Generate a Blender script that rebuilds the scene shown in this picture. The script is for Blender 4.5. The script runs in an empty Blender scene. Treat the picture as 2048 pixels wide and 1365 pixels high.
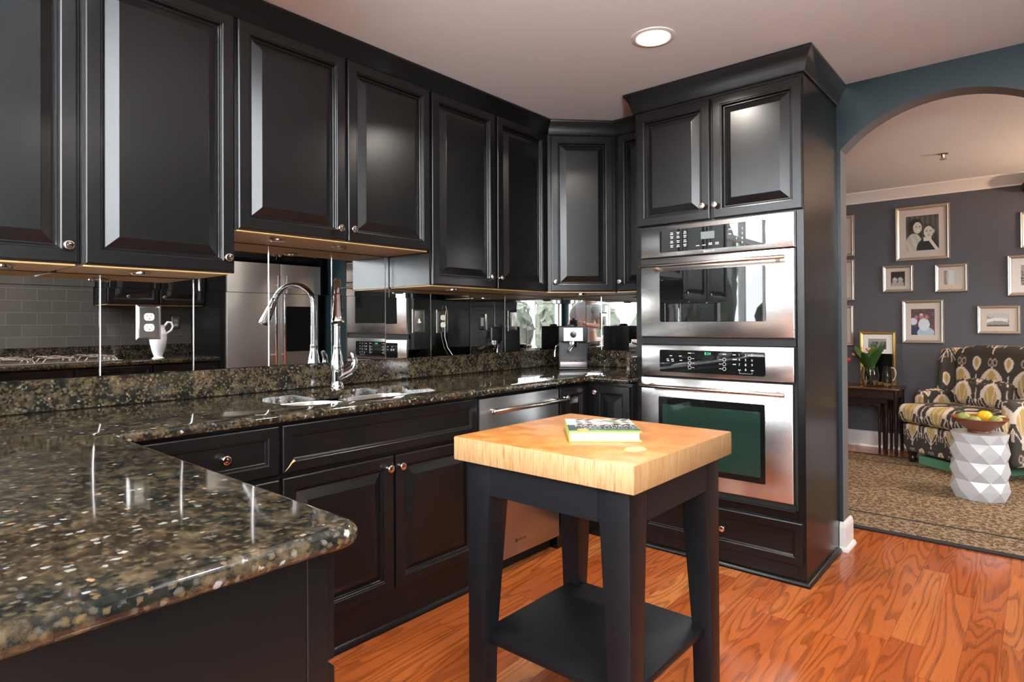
import bpy, bmesh, math, random
from mathutils import Vector, Matrix
random.seed(7)
SC = bpy.context.scene
COL = SC.collection

# ------------------------------------------------------------------ camera, world, exposure
W_PX, H_PX = 2048, 1365
F_PX = 1221.9
cam_d = bpy.data.cameras.new('camera')
cam = bpy.data.objects.new('camera', cam_d)
COL.objects.link(cam)
yaw, pitch, roll = 0.713, 0.0059, -0.005
_fw = Vector((-math.sin(yaw) * math.cos(pitch), math.cos(yaw) * math.cos(pitch), math.sin(pitch)))
_rt = Vector((math.cos(yaw), math.sin(yaw), 0))
_up = _rt.cross(_fw)
_r2 = _rt * math.cos(roll) + _up * math.sin(roll)
_u2 = -_rt * math.sin(roll) + _up * math.cos(roll)
_m = Matrix((_r2, _u2, -_fw)).transposed().to_4x4()
_m.translation = Vector((2.600, -3.554, 1.197))
cam.matrix_world = _m
cam_d.sensor_width = 36.0
cam_d.lens = F_PX / W_PX * 36.0
cam_d.shift_y = -(682.5 - 639.9) / W_PX
cam_d.clip_start = 0.05
SC.camera = cam

world = bpy.data.worlds.new('daylight')
SC.world = world
world.use_nodes = True
_bg = world.node_tree.nodes['Background']
_bg.inputs[0].default_value = (0.90, 0.95, 1.0, 1)
_bg.inputs[1].default_value = 28.0

vs = SC.view_settings
SC.display_settings.display_device = 'sRGB'
vs.view_transform = 'Standard'
vs.look = 'None'
vs.exposure = -0.15
vs.gamma = 1.0
vs.use_curve_mapping = False
SC.cycles.max_bounces = 12
SC.cycles.glossy_bounces = 6
SC.cycles.diffuse_bounces = 5
SC.cycles.transparent_max_bounces = 12
SC.cycles.sample_clamp_indirect = 6.0
SC.cycles.caustics_reflective = False
SC.cycles.caustics_refractive = False


_sun = bpy.data.lights.new('sun', 'SUN')
_sun.energy = 15.0
_sun.angle = math.radians(0.6)
_sun.color = (1.0, 0.96, 0.90)
_suno = bpy.data.objects.new('sun', _sun)
COL.objects.link(_suno)
_suno.rotation_euler = (math.radians(-33), math.radians(12), 0)      # high sun from behind the house, falling on the pale ground added as a bounce surface

# unseen fill spot, added to brighten the kitchen ceiling
_fl = bpy.data.lights.new('ceiling_fill_spot', 'SPOT')
_fl.energy = 300.0
_fl.spot_size = math.radians(84)
_fl.spot_blend = 0.6
_fl.shadow_soft_size = 0.15
_fl.color = (0.95, 0.97, 1.0)
_flo = bpy.data.objects.new('ceiling_fill_spot', _fl)
COL.objects.link(_flo)
_flo.location = (2.95, -3.35, 1.70)
_flo.rotation_euler = Vector((-1.2, 2.1, 1.5)).to_track_quat('-Z', 'Y').to_euler()


def portal(loc, rot, sx, sy):
    d = bpy.data.lights.new('window_portal', 'AREA')
    d.shape = 'RECTANGLE'
    d.size, d.size_y = sx, sy
    d.cycles.is_portal = True
    o = bpy.data.objects.new('window_portal', d)
    COL.objects.link(o)
    o.location = loc
    o.rotation_euler = rot


HC = 2.438        # ceiling height
YR = -7.2         # rear wall
XR = 5.2          # right wall of the rear room
XK = 3.67         # range wall
YL = 3.13         # living room far wall
REAR_WINDOWS = [(0.35, 2.05, 0.85, 4.60), (2.60, 4.95, 0.70, 4.60)]
HS = 5.0          # sunroom ceiling height
YS = -2.75        # line where the kitchen ceiling stops and the tall sunroom starts
SIDE_WINDOWS = [(-6.95, -3.55, 0.55, 4.60)]
LEFT_WINDOWS = [(-6.60, -4.10, 0.95, 4.40)]
LIVING_WINDOWS = [(0.9, 2.2, 0.9, 2.1)]
for x0, x1, z0, z1 in REAR_WINDOWS:
    portal(((x0 + x1) / 2, YR - 0.10, (z0 + z1) / 2), (math.pi / 2, 0, 0), x1 - x0, z1 - z0)
for y0, y1, z0, z1 in SIDE_WINDOWS:
    portal((XR + 0.10, (y0 + y1) / 2, (z0 + z1) / 2), (math.pi / 2, 0, math.pi / 2), y1 - y0, z1 - z0)
for y0, y1, z0, z1 in LEFT_WINDOWS:
    portal((-0.08, (y0 + y1) / 2, (z0 + z1) / 2), (math.pi / 2, 0, -math.pi / 2), y1 - y0, z1 - z0)
for y0, y1, z0, z1 in LIVING_WINDOWS:
    portal((5.0 + 0.10, (y0 + y1) / 2, (z0 + z1) / 2), (math.pi / 2, 0, math.pi / 2), y1 - y0, z1 - z0)


# ------------------------------------------------------------------ node helpers and materials
class NT:
    def __init__(self, name):
        self.m = bpy.data.materials.new(name)
        self.m.use_nodes = True
        self.t = self.m.node_tree
        self.b = self.t.nodes['Principled BSDF']

    def n(self, kind, **kw):
        nd = self.t.nodes.new(kind)
        for k, v in kw.items():
            setattr(nd, k, v)
        return nd

    def put(self, sock, v):
        if isinstance(v, bpy.types.NodeSocket):
            self.t.links.new(v, sock)
        elif isinstance(v, bpy.types.Node):
            self.t.links.new(v.outputs[0], sock)
        else:
            sock.default_value = v

    def math(self, op, a, b=None, c=None):
        nd = self.n('ShaderNodeMath', operation=op)
        self.put(nd.inputs[0], a)
        if b is not None:
            self.put(nd.inputs[1], b)
        if c is not None:
            self.put(nd.inputs[2], c)
        return nd.outputs[0]

    def mix(self, f, a, b, mode='MIX'):
        nd = self.n('ShaderNodeMix', data_type='RGBA', blend_type=mode)
        self.put(nd.inputs[0], f)
        self.put(nd.inputs[6], a)
        self.put(nd.inputs[7], b)
        return nd.outputs[2]

    def coord(self, which='Object', scale=(1, 1, 1), rot=(0, 0, 0), loc=(0, 0, 0)):
        tc = self.n('ShaderNodeTexCoord')
        mp = self.n('ShaderNodeMapping')
        self.t.links.new(tc.outputs[which], mp.inputs[0])
        mp.inputs['Scale'].default_value = scale
        mp.inputs['Rotation'].default_value = rot
        mp.inputs['Location'].default_value = loc
        return mp.outputs[0]

    def world(self, scale=(1, 1, 1), loc=(0, 0, 0)):
        g = self.n('ShaderNodeNewGeometry')
        mp = self.n('ShaderNodeMapping')
        self.t.links.new(g.outputs['Position'], mp.inputs[0])
        mp.inputs['Scale'].default_value = scale
        mp.inputs['Location'].default_value = loc
        return mp.outputs[0]

    def noise(self, vec, scale, detail=3, rough=0.55, dist=0.0):
        nd = self.n('ShaderNodeTexNoise')
        self.put(nd.inputs['Vector'], vec)
        nd.inputs['Scale'].default_value = scale
        nd.inputs['Detail'].default_value = detail
        nd.inputs['Roughness'].default_value = rough
        nd.inputs['Distortion'].default_value = dist
        return nd

    def voro(self, vec, scale, feature='F1', rnd=1.0):
        nd = self.n('ShaderNodeTexVoronoi', feature=feature)
        self.put(nd.inputs['Vector'], vec)
        nd.inputs['Scale'].default_value = scale
        nd.inputs['Randomness'].default_value = rnd
        return nd

    def ramp(self, f, stops, interp='LINEAR'):
        nd = self.n('ShaderNodeValToRGB')
        nd.color_ramp.interpolation = interp
        e = nd.color_ramp.elements
        while len(e) < len(stops):
            e.new(0.5)
        for el, (p, c) in zip(e, stops):
            el.position = p
            el.color = (c[0], c[1], c[2], 1) if not isinstance(c, (int, float)) else (c, c, c, 1)
        self.put(nd.inputs[0], f)
        return nd.outputs[0]

    def bump(self, h, strength=0.1, dist=0.002):
        nd = self.n('ShaderNodeBump')
        nd.inputs['Strength'].default_value = strength
        nd.inputs['Distance'].default_value = dist
        self.put(nd.inputs['Height'], h)
        self.t.links.new(nd.outputs[0], self.b.inputs['Normal'])

    def set(self, **kw):
        names = dict(color='Base Color', rough='Roughness', metal='Metallic', spec='Specular IOR Level', coat='Coat Weight',
                     coat_rough='Coat Roughness', trans='Transmission Weight', ior='IOR', ecolor='Emission Color', estr='Emission Strength',
                     aniso='Anisotropic', sheen='Sheen Weight', alpha='Alpha', sss='Subsurface Weight')
        for k, v in kw.items():
            if isinstance(v, tuple) and len(v) == 3:
                v = (*v, 1)
            self.put(self.b.inputs[names[k]], v)
        return self


def plain(name, color, rough=0.5, metal=0.0, **kw):
    t = NT(name)
    t.set(color=color, rough=rough, metal=metal, **kw)
    # a faint procedural variation keeps every surface from being perfectly even
    nz = t.noise(t.coord('Object', (1, 1, 1)), 14, 3)
    t.put(t.b.inputs['Roughness'], t.math('MULTIPLY_ADD', nz.outputs[0], 0.10 * rough, 0.95 * rough))
    return t.m


M = {}


def make_materials():
    # black satin lacquer of the cabinets
    t = NT('black_lacquer')
    fine = t.noise(t.world((1, 1, 1)), 4, 1)
    t.set(color=(0.0046, 0.0042, 0.0042), spec=0.43)
    t.set(rough=t.math('MULTIPLY_ADD', fine.outputs[0], 0.03, 0.25))
    M['black'] = t.m
    M['black_dull'] = plain('black_paint_dull', (0.010, 0.010, 0.011), 0.5)
    M['cart_black'] = plain('cart_black_paint', (0.0065, 0.0065, 0.0078), 0.40, 0.0, spec=0.3)
    M['gap'] = plain('dark_recess', (0.004, 0.004, 0.004), 0.7)

    # polished dark granite with gold, grey and white flecks
    t = NT('granite')
    v = t.world()
    warp = t.noise(v, 55, 4, 0.7)
    vw = t.n('ShaderNodeVectorMath', operation='MULTIPLY_ADD')
    t.put(vw.inputs[0], warp.outputs['Color'])
    vw.inputs[1].default_value = (0.016, 0.016, 0.016)
    t.put(vw.inputs[2], v)
    vv = vw.outputs[0]
    big = t.noise(vv, 22, 6, 0.72)
    base = t.ramp(big.outputs[0], [(0.36, (0.0055, 0.006, 0.0055)), (0.48, (0.017, 0.015, 0.011)), (0.58, (0.050, 0.036, 0.020)), (0.70, (0.105, 0.078, 0.046))])
    c1 = t.voro(vv, 105)
    s1 = t.n('ShaderNodeSeparateColor')
    t.put(s1.inputs[0], c1.outputs['Color'])
    edge = t.math('MULTIPLY', t.math('SUBTRACT', 0.62, c1.outputs['Distance']), 3.0)
    edge = t.math('MINIMUM', t.math('MAXIMUM', edge, 0.0), 1.0)
    g1 = t.ramp(s1.outputs[1], [(0.0, (0.070, 0.052, 0.030)), (0.40, (0.120, 0.074, 0.032)), (0.7, (0.060, 0.058, 0.050)), (1.0, (0.150, 0.125, 0.090))])
    base = t.mix(t.math('MULTIPLY', t.math('MULTIPLY', t.math('GREATER_THAN', s1.outputs[0], 0.62), edge), 0.75), base, g1)
    base = t.mix(t.math('MULTIPLY', t.math('MULTIPLY', t.math('LESS_THAN', s1.outputs[0], 0.22), edge), 0.85), base, (0.005, 0.006, 0.0055, 1))
    c2 = t.voro(vv, 58)
    s2 = t.n('ShaderNodeSeparateColor')
    t.put(s2.inputs[0], c2.outputs['Color'])
    brk = t.noise(v, 190, 2)
    e2 = t.math('SUBTRACT', t.math('MULTIPLY_ADD', brk.outputs[0], 0.35, 0.17), c2.outputs['Distance'])
    e2 = t.math('MINIMUM', t.math('MAXIMUM', t.math('MULTIPLY', e2, 8.0), 0.0), 1.0)
    g2 = t.ramp(s2.outputs[1], [(0.0, (0.33, 0.32, 0.29)), (0.6, (0.20, 0.20, 0.19)), (1.0, (0.30, 0.15, 0.055))])
    base = t.mix(t.math('MULTIPLY', t.math('MULTIPLY', t.math('GREATER_THAN', s2.outputs[0], 0.87), e2), 0.9), base, g2)
    t.set(color=base, rough=0.065, spec=0.55)
    M['granite'] = t.m

    # steel
    t = NT('brushed_steel')
    br = t.noise(t.world((2, 2, 420)), 3, 2)
    wv = t.noise(t.world((1.0, 1.0, 0.45)), 2.0, 0)
    t.set(color=(0.62, 0.60, 0.58), metal=1.0)
    t.set(rough=t.math('MULTIPLY_ADD', br.outputs[0], 0.05, 0.21))
    M['steel'] = t.m
    M['dish_steel'] = plain('dishwasher_steel', (0.46, 0.47, 0.48), 0.30, 1.0)
    M['fridge_steel'] = plain('fridge_steel', (0.70, 0.68, 0.66), 0.38, 1.0)
    t = NT('sink_steel')
    br = t.noise(t.world((2, 2, 2)), 3, 1)
    t.set(color=(0.66, 0.65, 0.63), metal=1.0, rough=t.math('MULTIPLY_ADD', br.outputs[0], 0.02, 0.26))
    M['sink_steel'] = t.m
    M['chrome'] = plain('chrome', (0.78, 0.77, 0.78), 0.035, 1.0)
    M['nickel'] = plain('polished_copper_nickel', (0.80, 0.68, 0.62), 0.06, 1.0)
    M['handle_steel'] = plain('handle_steel', (0.62, 0.53, 0.47), 0.22, 1.0)
    M['mirror'] = plain('mirror_glass', (0.66, 0.665, 0.655), 0.004, 1.0)
    M['mirror_edge'] = plain('mirror_bevel', (0.74, 0.68, 0.68), 0.12, 1.0)
    t = NT('oven_glass')
    t.set(color=(0.005, 0.0055, 0.0055), rough=0.015, spec=0.6)
    M['oven_glass'] = t.m
    t = NT('green_glass')
    nz = t.noise(t.coord('Object', (1, 1, 1)), 3, 2)
    t.set(color=t.mix(nz.outputs[0], (0.010, 0.024, 0.017, 1), (0.014, 0.031, 0.022, 1)), rough=0.04, spec=0.7)
    M['green_glass'] = t.m
    M['black_gloss'] = plain('black_plastic_gloss', (0.008, 0.008, 0.009), 0.12)
    M['black_plastic'] = plain('black_plastic', (0.012, 0.012, 0.013), 0.34)
    M['white_print'] = plain('white_print', (0.50, 0.50, 0.48), 0.5)
    M['grey_print'] = plain('grey_print', (0.10, 0.11, 0.11), 0.4)
    M['dark_print'] = plain('dark_print', (0.03, 0.02, 0.015), 0.5)
    t = NT('green_led')
    t.set(color=(0.0, 0.02, 0.01), ecolor=(0.10, 0.95, 0.45), estr=1.6, rough=0.4)
    M['led'] = t.m

    # maple underside
    t = NT('maple_ply')
    g = t.noise(t.world((30, 3.0, 30)), 3, 4, 0.6, 0.4)
    bd = t.noise(t.world((3, 1, 3)), 2.5, 2)
    t.set(color=t.mix(bd.outputs[0], t.ramp(g.outputs[0], [(0.3, (0.70, 0.36, 0.10)), (0.7, (0.84, 0.52, 0.20))]), (0.84, 0.60, 0.30, 1)), rough=0.45)
    M['maple'] = t.m
    M['maple_cleat'] = plain('maple_cleat', (0.55, 0.36, 0.20), 0.5)

    # butcher block: end grain on top, long grain down the sides
    t = NT('butcher_end_grain')
    v = t.coord('Object')
    br = t.n('ShaderNodeTexBrick')
    t.put(br.inputs['Vector'], v)
    br.offset = 0.37
    br.inputs['Color1'].default_value = (0.0, 0, 0, 1)
    br.inputs['Color2'].default_value = (1.0, 1, 1, 1)
    br.inputs['Mortar'].default_value = (0.5, 0.5, 0.5, 1)
    br.inputs['Scale'].default_value = 1.0
    br.inputs['Mortar Size'].default_value = 0.0004
    br.inputs['Brick Width'].default_value = 0.052
    br.inputs['Row Height'].default_value = 0.040
    rings = t.noise(v, 55, 3, 0.6, 1.2)
    cc = t.ramp(br.outputs['Color'], [(0.0, (0.30, 0.105, 0.020)), (0.5, (0.36, 0.138, 0.030)), (1.0, (0.42, 0.185, 0.048))])
    cc = t.mix(t.math('MULTIPLY', t.math('SUBTRACT', rings.outputs[0], 0.45), 1.1), cc, (0.22, 0.062, 0.011, 1))
    sp = t.n('ShaderNodeSeparateXYZ')
    t.put(sp.inputs[0], v)
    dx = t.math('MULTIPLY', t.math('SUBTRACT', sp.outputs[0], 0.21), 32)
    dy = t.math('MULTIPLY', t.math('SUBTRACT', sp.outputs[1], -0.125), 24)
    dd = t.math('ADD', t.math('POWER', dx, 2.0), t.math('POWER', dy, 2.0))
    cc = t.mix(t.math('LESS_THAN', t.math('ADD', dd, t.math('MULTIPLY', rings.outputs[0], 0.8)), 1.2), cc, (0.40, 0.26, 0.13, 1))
    t.set(color=cc, rough=0.42)
    M['butcher_top'] = t.m
    t = NT('butcher_long_grain')
    v = t.coord('Object')
    sp = t.n('ShaderNodeSeparateXYZ')
    t.put(sp.inputs[0], v)
    al = t.math('ADD', sp.outputs[0], t.math('MULTIPLY', sp.outputs[1], 0.97))
    strip = t.math('FLOOR', t.math('MULTIPLY', al, 24.0))
    wn = t.n('ShaderNodeTexWhiteNoise', noise_dimensions='1D')
    t.put(wn.inputs['W'], strip)
    cv = t.n('ShaderNodeCombineXYZ')
    t.put(cv.inputs[0], t.math('MULTIPLY', al, 60))
    t.put(cv.inputs[1], t.math('MULTIPLY', wn.outputs[0], 30))
    t.put(cv.inputs[2], t.math('MULTIPLY', sp.outputs[2], 5))
    gr = t.noise(cv.outputs[0], 3.2, 4, 0.6)
    cc = t.ramp(gr.outputs[0], [(0.30, (0.21, 0.095, 0.030)), (0.46, (0.34, 0.195, 0.085)), (0.7, (0.41, 0.262, 0.130))])
    cc = t.mix(t.math('MULTIPLY', wn.outputs[0], 0.35), cc, (0.32, 0.165, 0.060, 1))
    t.set(color=cc, rough=0.45)
    M['butcher_side'] = t.m

    # red oak floor, boards along y
    t = NT('oak_floor')
    v = t.world()
    sp = t.n('ShaderNodeSeparateXYZ')
    t.put(sp.inputs[0], v)
    bw = 0.108
    xi = t.math('DIVIDE', sp.outputs[0], bw)
    row = t.math('FLOOR', xi)
    fx = t.math('FRACT', xi)
    w1 = t.n('ShaderNodeTexWhiteNoise', noise_dimensions='1D')
    t.put(w1.inputs['W'], row)
    yi = t.math('ADD', t.math('DIVIDE', sp.outputs[1], 0.85), t.math('MULTIPLY', w1.outputs[0], 7.3))
    fy = t.math('FRACT', yi)
    cell = t.math('ADD', t.math('MULTIPLY', row, 17.13), t.math('FLOOR', yi))
    w2 = t.n('ShaderNodeTexWhiteNoise', noise_dimensions='1D')
    t.put(w2.inputs['W'], cell)
    cv = t.n('ShaderNodeCombineXYZ')
    t.put(cv.inputs[0], t.math('MULTIPLY', sp.outputs[0], 7.0))
    t.put(cv.inputs[1], t.math('MULTIPLY', sp.outputs[1], 0.75))
    t.put(cv.inputs[2], t.math('MULTIPLY', w2.outputs[0], 53))
    fld = t.noise(cv.outputs[0], 1.0, 1.6, 0.5, 0.25)
    ring = t.math('FRACT', t.math('MULTIPLY', fld.outputs[0], 15.0))
    line = t.ramp(ring, [(0.0, 1.0), (0.22, 0.75), (0.42, 0.0), (0.93, 0.0), (1.0, 1.0)])
    cv2 = t.n('ShaderNodeCombineXYZ')
    t.put(cv2.inputs[0], t.math('MULTIPLY', sp.outputs[0], 260))
    t.put(cv2.inputs[1], t.math('MULTIPLY', sp.outputs[1], 6))
    t.put(cv2.inputs[2], t.math('MULTIPLY', w2.outputs[0], 11))
    fib = t.noise(cv2.outputs[0], 1.0, 2, 0.6)
    tone = t.ramp(w2.outputs[0], [(0.0, (0.30, 0.068, 0.015)), (0.45, (0.38, 0.092, 0.020)), (0.8, (0.42, 0.115, 0.027)), (1.0, (0.48, 0.165, 0.042))])
    amt = t.math('MULTIPLY', line, t.math('MULTIPLY_ADD', fib.outputs[0], 1.05, 0.0))
    cc = t.mix(amt, tone, (0.125, 0.026, 0.007, 1))
    cc = t.mix(t.math('MULTIPLY', t.math('GREATER_THAN', fib.outputs[0], 0.60), 0.28), cc, (0.16, 0.035, 0.01, 1))
    seam = t.math('MAXIMUM', t.math('LESS_THAN', t.math('MINIMUM', fx, t.math('SUBTRACT', 1.0, fx)), 0.008),
                  t.math('LESS_THAN', t.math('MINIMUM', fy, t.math('SUBTRACT', 1.0, fy)), 0.0012))
    cc = t.mix(t.math('MULTIPLY', seam, 0.55), cc, (0.10, 0.022, 0.006, 1))
    t.set(color=cc, rough=t.math('MULTIPLY_ADD', fld.outputs[0], 0.07, 0.11), spec=0.5)
    t.bump(t.math('SUBTRACT', 1.0, t.math('MAXIMUM', seam, t.math('MULTIPLY', line, 0.35))), 0.12, 0.0006)
    M['floor'] = t.m

    # painted walls and ceiling
    t = NT('teal_wall_paint')
    nz = t.noise(t.world(), 2.5, 4)
    lum = t.noise(t.world((1, 1, 1)), 90, 2)
    t.set(color=t.mix(nz.outputs[0], (0.0065, 0.019, 0.024, 1), (0.011, 0.028, 0.033, 1)), rough=0.34, spec=0.5)
    t.bump(lum.outputs[0], 0.10, 0.001)
    M['teal'] = t.m
    t = NT('slate_wall_paint')
    lum = t.noise(t.world(), 120, 2)
    t.set(color=(0.078, 0.077, 0.088), rough=0.6)
    t.bump(lum.outputs[0], 0.08, 0.001)
    M['slate'] = t.m
    t = NT('ceiling_paint')
    lum = t.noise(t.world(), 70, 2)
    t.set(color=(0.75, 0.79, 0.825), rough=0.8)
    t.bump(lum.outputs[0], 0.05, 0.001)
    M['ceiling'] = t.m
    M['jamb'] = plain('warm_lit_jamb_paint', (0.125, 0.112, 0.108), 0.5)  # slate jamb, its warm light painted in as a lighter taupe
    M['white_trim'] = plain('white_trim_paint', (0.76, 0.74, 0.72), 0.35)
    M['white_door'] = plain('white_window_paint', (0.74, 0.74, 0.73), 0.4)
    M['cream_wall'] = plain('cream_wall_paint', (0.62, 0.56, 0.48), 0.7)
    t = NT('clear_pane')
    tr = t.n('ShaderNodeBsdfTransparent')
    gl = t.n('ShaderNodeBsdfGlossy')
    gl.inputs['Roughness'].default_value = 0.0
    fr = t.n('ShaderNodeFresnel')
    fr.inputs[0].default_value = 1.45
    mx = t.n('ShaderNodeMixShader')
    bf = t.n('ShaderNodeNewGeometry')
    t.put(mx.inputs[0], t.math('MULTIPLY', fr.outputs[0], t.math('SUBTRACT', 1.0, bf.outputs['Backfacing'])))
    t.t.links.new(tr.outputs[0], mx.inputs[1])
    t.t.links.new(gl.outputs[0], mx.inputs[2])
    t.t.links.new(mx.outputs[0], t.t.nodes['Material Output'].inputs[0])
    M['pane'] = t.m
    M['tray_grey'] = plain('warm_grey_metal', (0.16, 0.145, 0.14), 0.35, 0.8)
    t = NT('vase_glass')
    t.set(color=(0.95, 0.98, 0.96), rough=0.0, trans=1.0, ior=1.45)
    M['glass'] = t.m
    # grey subway tile of the range wall
    t = NT('grey_subway_tile')
    g = t.n('ShaderNodeNewGeometry')
    sp = t.n('ShaderNodeSeparateXYZ')
    t.put(sp.inputs[0], g.outputs['Position'])
    cv = t.n('ShaderNodeCombineXYZ')
    t.put(cv.inputs[0], sp.outputs[1])
    t.put(cv.inputs[1], sp.outputs[2])
    br = t.n('ShaderNodeTexBrick')
    t.put(br.inputs['Vector'], cv.outputs[0])
    br.inputs['Color1'].default_value = (0.085, 0.077, 0.067, 1)
    br.inputs['Color2'].default_value = (0.10, 0.091, 0.080, 1)
    br.inputs['Mortar'].default_value = (0.155, 0.145, 0.13, 1)
    br.inputs['Scale'].default_value = 1.0
    br.inputs['Mortar Size'].default_value = 0.0018
    br.inputs['Brick Width'].default_value = 0.20
    br.inputs['Row Height'].default_value = 0.10
    t.set(color=br.outputs['Color'], rough=0.18)
    M['subway'] = t.m

    # leopard rug
    t = NT('leopard_pile')
    v = t.world()
    wp = t.noise(v, 30, 2)
    vm = t.n('ShaderNodeVectorMath', operation='MULTIPLY_ADD')
    t.put(vm.inputs[0], wp.outputs['Color'])
    vm.inputs[1].default_value = (0.03, 0.03, 0.0)
    t.put(vm.inputs[2], v)
    vo = t.voro(vm.outputs[0], 38)
    sp2 = t.n('ShaderNodeSeparateColor')
    t.put(sp2.inputs[0], vo.outputs['Color'])
    ringm = t.math('MULTIPLY', t.math('GREATER_THAN', vo.outputs['Distance'], 0.24), t.math('LESS_THAN', vo.outputs['Distance'], 0.52))
    brk = t.noise(v, 85, 1)
    ringm = t.math('MULTIPLY', ringm, t.math('GREATER_THAN', brk.outputs[0], 0.42))
    cc = t.mix(sp2.outputs[0], (0.27, 0.19, 0.115, 1), (0.34, 0.255, 0.165, 1))
    cc = t.mix(t.math('LESS_THAN', vo.outputs['Distance'], 0.24), cc, (0.19, 0.12, 0.065, 1))
    cc = t.mix(t.math('MULTIPLY', ringm, 0.92), cc, (0.045, 0.030, 0.018, 1))
    pile = t.noise(v, 400, 2)
    cc = t.mix(t.math('MULTIPLY', pile.outputs[0], 0.35), cc, (0.13, 0.09, 0.055, 1))
    t.set(color=cc, rough=0.9, spec=0.1)
    t.bump(pile.outputs[0], 0.5, 0.004)
    M['leopard'] = t.m
    M['rug_black'] = plain('rug_border_black', (0.012, 0.010, 0.009), 0.9)

    # vertex-colour driven prints (fabric pattern, photographs, book cover)
    for key, rough in (('print_fabric', 0.85), ('print_photo', 0.45), ('print_gloss', 0.22)):
        t = NT(key)
        a = t.n('ShaderNodeAttribute', attribute_name='pattern')
        weave = t.noise(t.world(), 500, 1)
        t.set(color=t.mix(t.math('MULTIPLY', weave.outputs[0], 0.25 if 'fabric' in key else 0.0), a.outputs['Color'], (0.05, 0.045, 0.04, 1)), rough=rough, spec=0.3)
        if 'fabric' in key:
            t.bump(weave.outputs[0], 0.3, 0.001)
        M[key] = t.m
    M['dark_fabric'] = plain('dark_fabric', (0.045, 0.040, 0.035), 0.9)
    M['dark_wood'] = plain('dark_mahogany', (0.020, 0.010, 0.007), 0.28)
    t = NT('table_top_wood')
    g = t.noise(t.coord('Object', (3, 30, 3)), 3, 3)
    t.set(color=t.mix(g.outputs[0], (0.045, 0.018, 0.009, 1), (0.11, 0.045, 0.02, 1)), rough=0.22)
    M['table_wood'] = t.m
    t = NT('bowl_wood')
    g = t.noise(t.coord('Object', (6, 6, 30)), 4, 3)
    t.set(color=t.mix(g.outputs[0], (0.14, 0.036, 0.012, 1), (0.25, 0.075, 0.028, 1)), rough=0.4)
    M['bowl'] = t.m
    M['ceramic'] = plain('white_glazed_ceramic', (0.52, 0.52, 0.535), 0.16)
    M['pitcher'] = plain('white_pitcher_glaze', (0.80, 0.82, 0.88), 0.18)
    M['silver_frame'] = plain('silver_champagne_frame', (0.66, 0.58, 0.50), 0.30, 0.75)
    M['gold_frame'] = plain('gold_frame', (0.62, 0.40, 0.13), 0.32, 0.7)
    M['mat_cream'] = plain('photo_mat_cream', (0.56, 0.50, 0.44), 0.7)
    M['mat_white'] = plain('photo_mat_white', (0.76, 0.75, 0.73), 0.7)
    M['leaf'] = plain('leaf_green', (0.045, 0.12, 0.022), 0.4)
    M['stem'] = plain('stem_green', (0.14, 0.24, 0.06), 0.5)
    M['pink'] = plain('pink_petal', (0.75, 0.09, 0.11), 0.5)
    M['pale_pink'] = plain('pale_pink_petal', (0.72, 0.40, 0.36), 0.5)
    M['lime'] = plain('green_pear_skin', (0.24, 0.27, 0.06), 0.4)
    M['lemon'] = plain('orange_lemon_skin', (0.85, 0.42, 0.01), 0.38)
    M['green_box'] = plain('sea_green_board', (0.10, 0.26, 0.16), 0.6)
    M['outlet'] = plain('ivory_outlet', (0.70, 0.68, 0.55), 0.4)
    t = NT('steel_plate')
    g = t.noise(t.world((3, 3, 3)), 5, 2)
    t.set(color=t.mix(g.outputs[0], (0.34, 0.32, 0.30, 1), (0.50, 0.48, 0.45, 1)), metal=1.0, rough=0.25)
    M['plate'] = t.m
    M['paper'] = plain('book_pages', (0.80, 0.79, 0.78), 0.8)
    M['lime_cover'] = plain('lime_book_cloth', (0.27, 0.40, 0.09), 0.4)
    M['orange'] = plain('orange_sticker', (0.85, 0.25, 0.06), 0.5)
    M['skin'] = plain('skin', (0.58, 0.34, 0.25), 0.55)
    M['shirt'] = plain('pale_grey_shirt', (0.66, 0.70, 0.78), 0.8)
    M['trousers'] = plain('charcoal_trousers', (0.05, 0.05, 0.06), 0.8)
    M['hair'] = plain('brown_hair', (0.05, 0.03, 0.02), 0.6)
    M['hedge'] = plain('hedge_green', (0.042, 0.048, 0.034), 0.8)
    M['bounce_ground'] = plain('pale_bounce_ground', (0.62, 0.60, 0.56), 0.9)
    M['bottle_dark'] = plain('dark_bottle_glass', (0.01, 0.014, 0.012), 0.08)
    M['bottle_amber'] = plain('amber_bottle_glass', (0.30, 0.10, 0.02), 0.1)
    M['worn_wood'] = plain('bare_worn_wood', (0.50, 0.32, 0.16), 0.6)
    t = NT('lamp_lens')
    t.set(color=(0.9, 0.88, 0.84), ecolor=(1.0, 0.90, 0.78), estr=9.0, rough=0.4)
    M['lens'] = t.m
    t = NT('puck_lens')
    t.set(color=(0.75, 0.73, 0.70), rough=0.3, ecolor=(1.0, 0.85, 0.7), estr=0.0)
    M['puck_lens'] = t.m


make_materials()


# ------------------------------------------------------------------ object helpers
ROOTM = {}


def thing(name, label, cat, loc=(0, 0, 0), rz=0.0, group=None):
    o = bpy.data.objects.new(name, None)
    COL.objects.link(o)
    o.empty_display_size = 0.1
    o.location = loc
    o.rotation_euler = (0, 0, rz)
    o['label'] = label
    o['category'] = cat
    if group:
        o['group'] = group
    ROOTM[o.name] = Matrix.Translation(Vector(loc)) @ Matrix.Rotation(rz, 4, 'Z')
    return o


def tag(o, label, cat, group=None):
    o['label'] = label
    o['category'] = cat
    if group:
        o['group'] = group
    return o


def root_matrix(o):
    while o.parent is not None:
        o = o.parent
    return ROOTM.get(o.name, Matrix.Identity(4))


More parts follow.
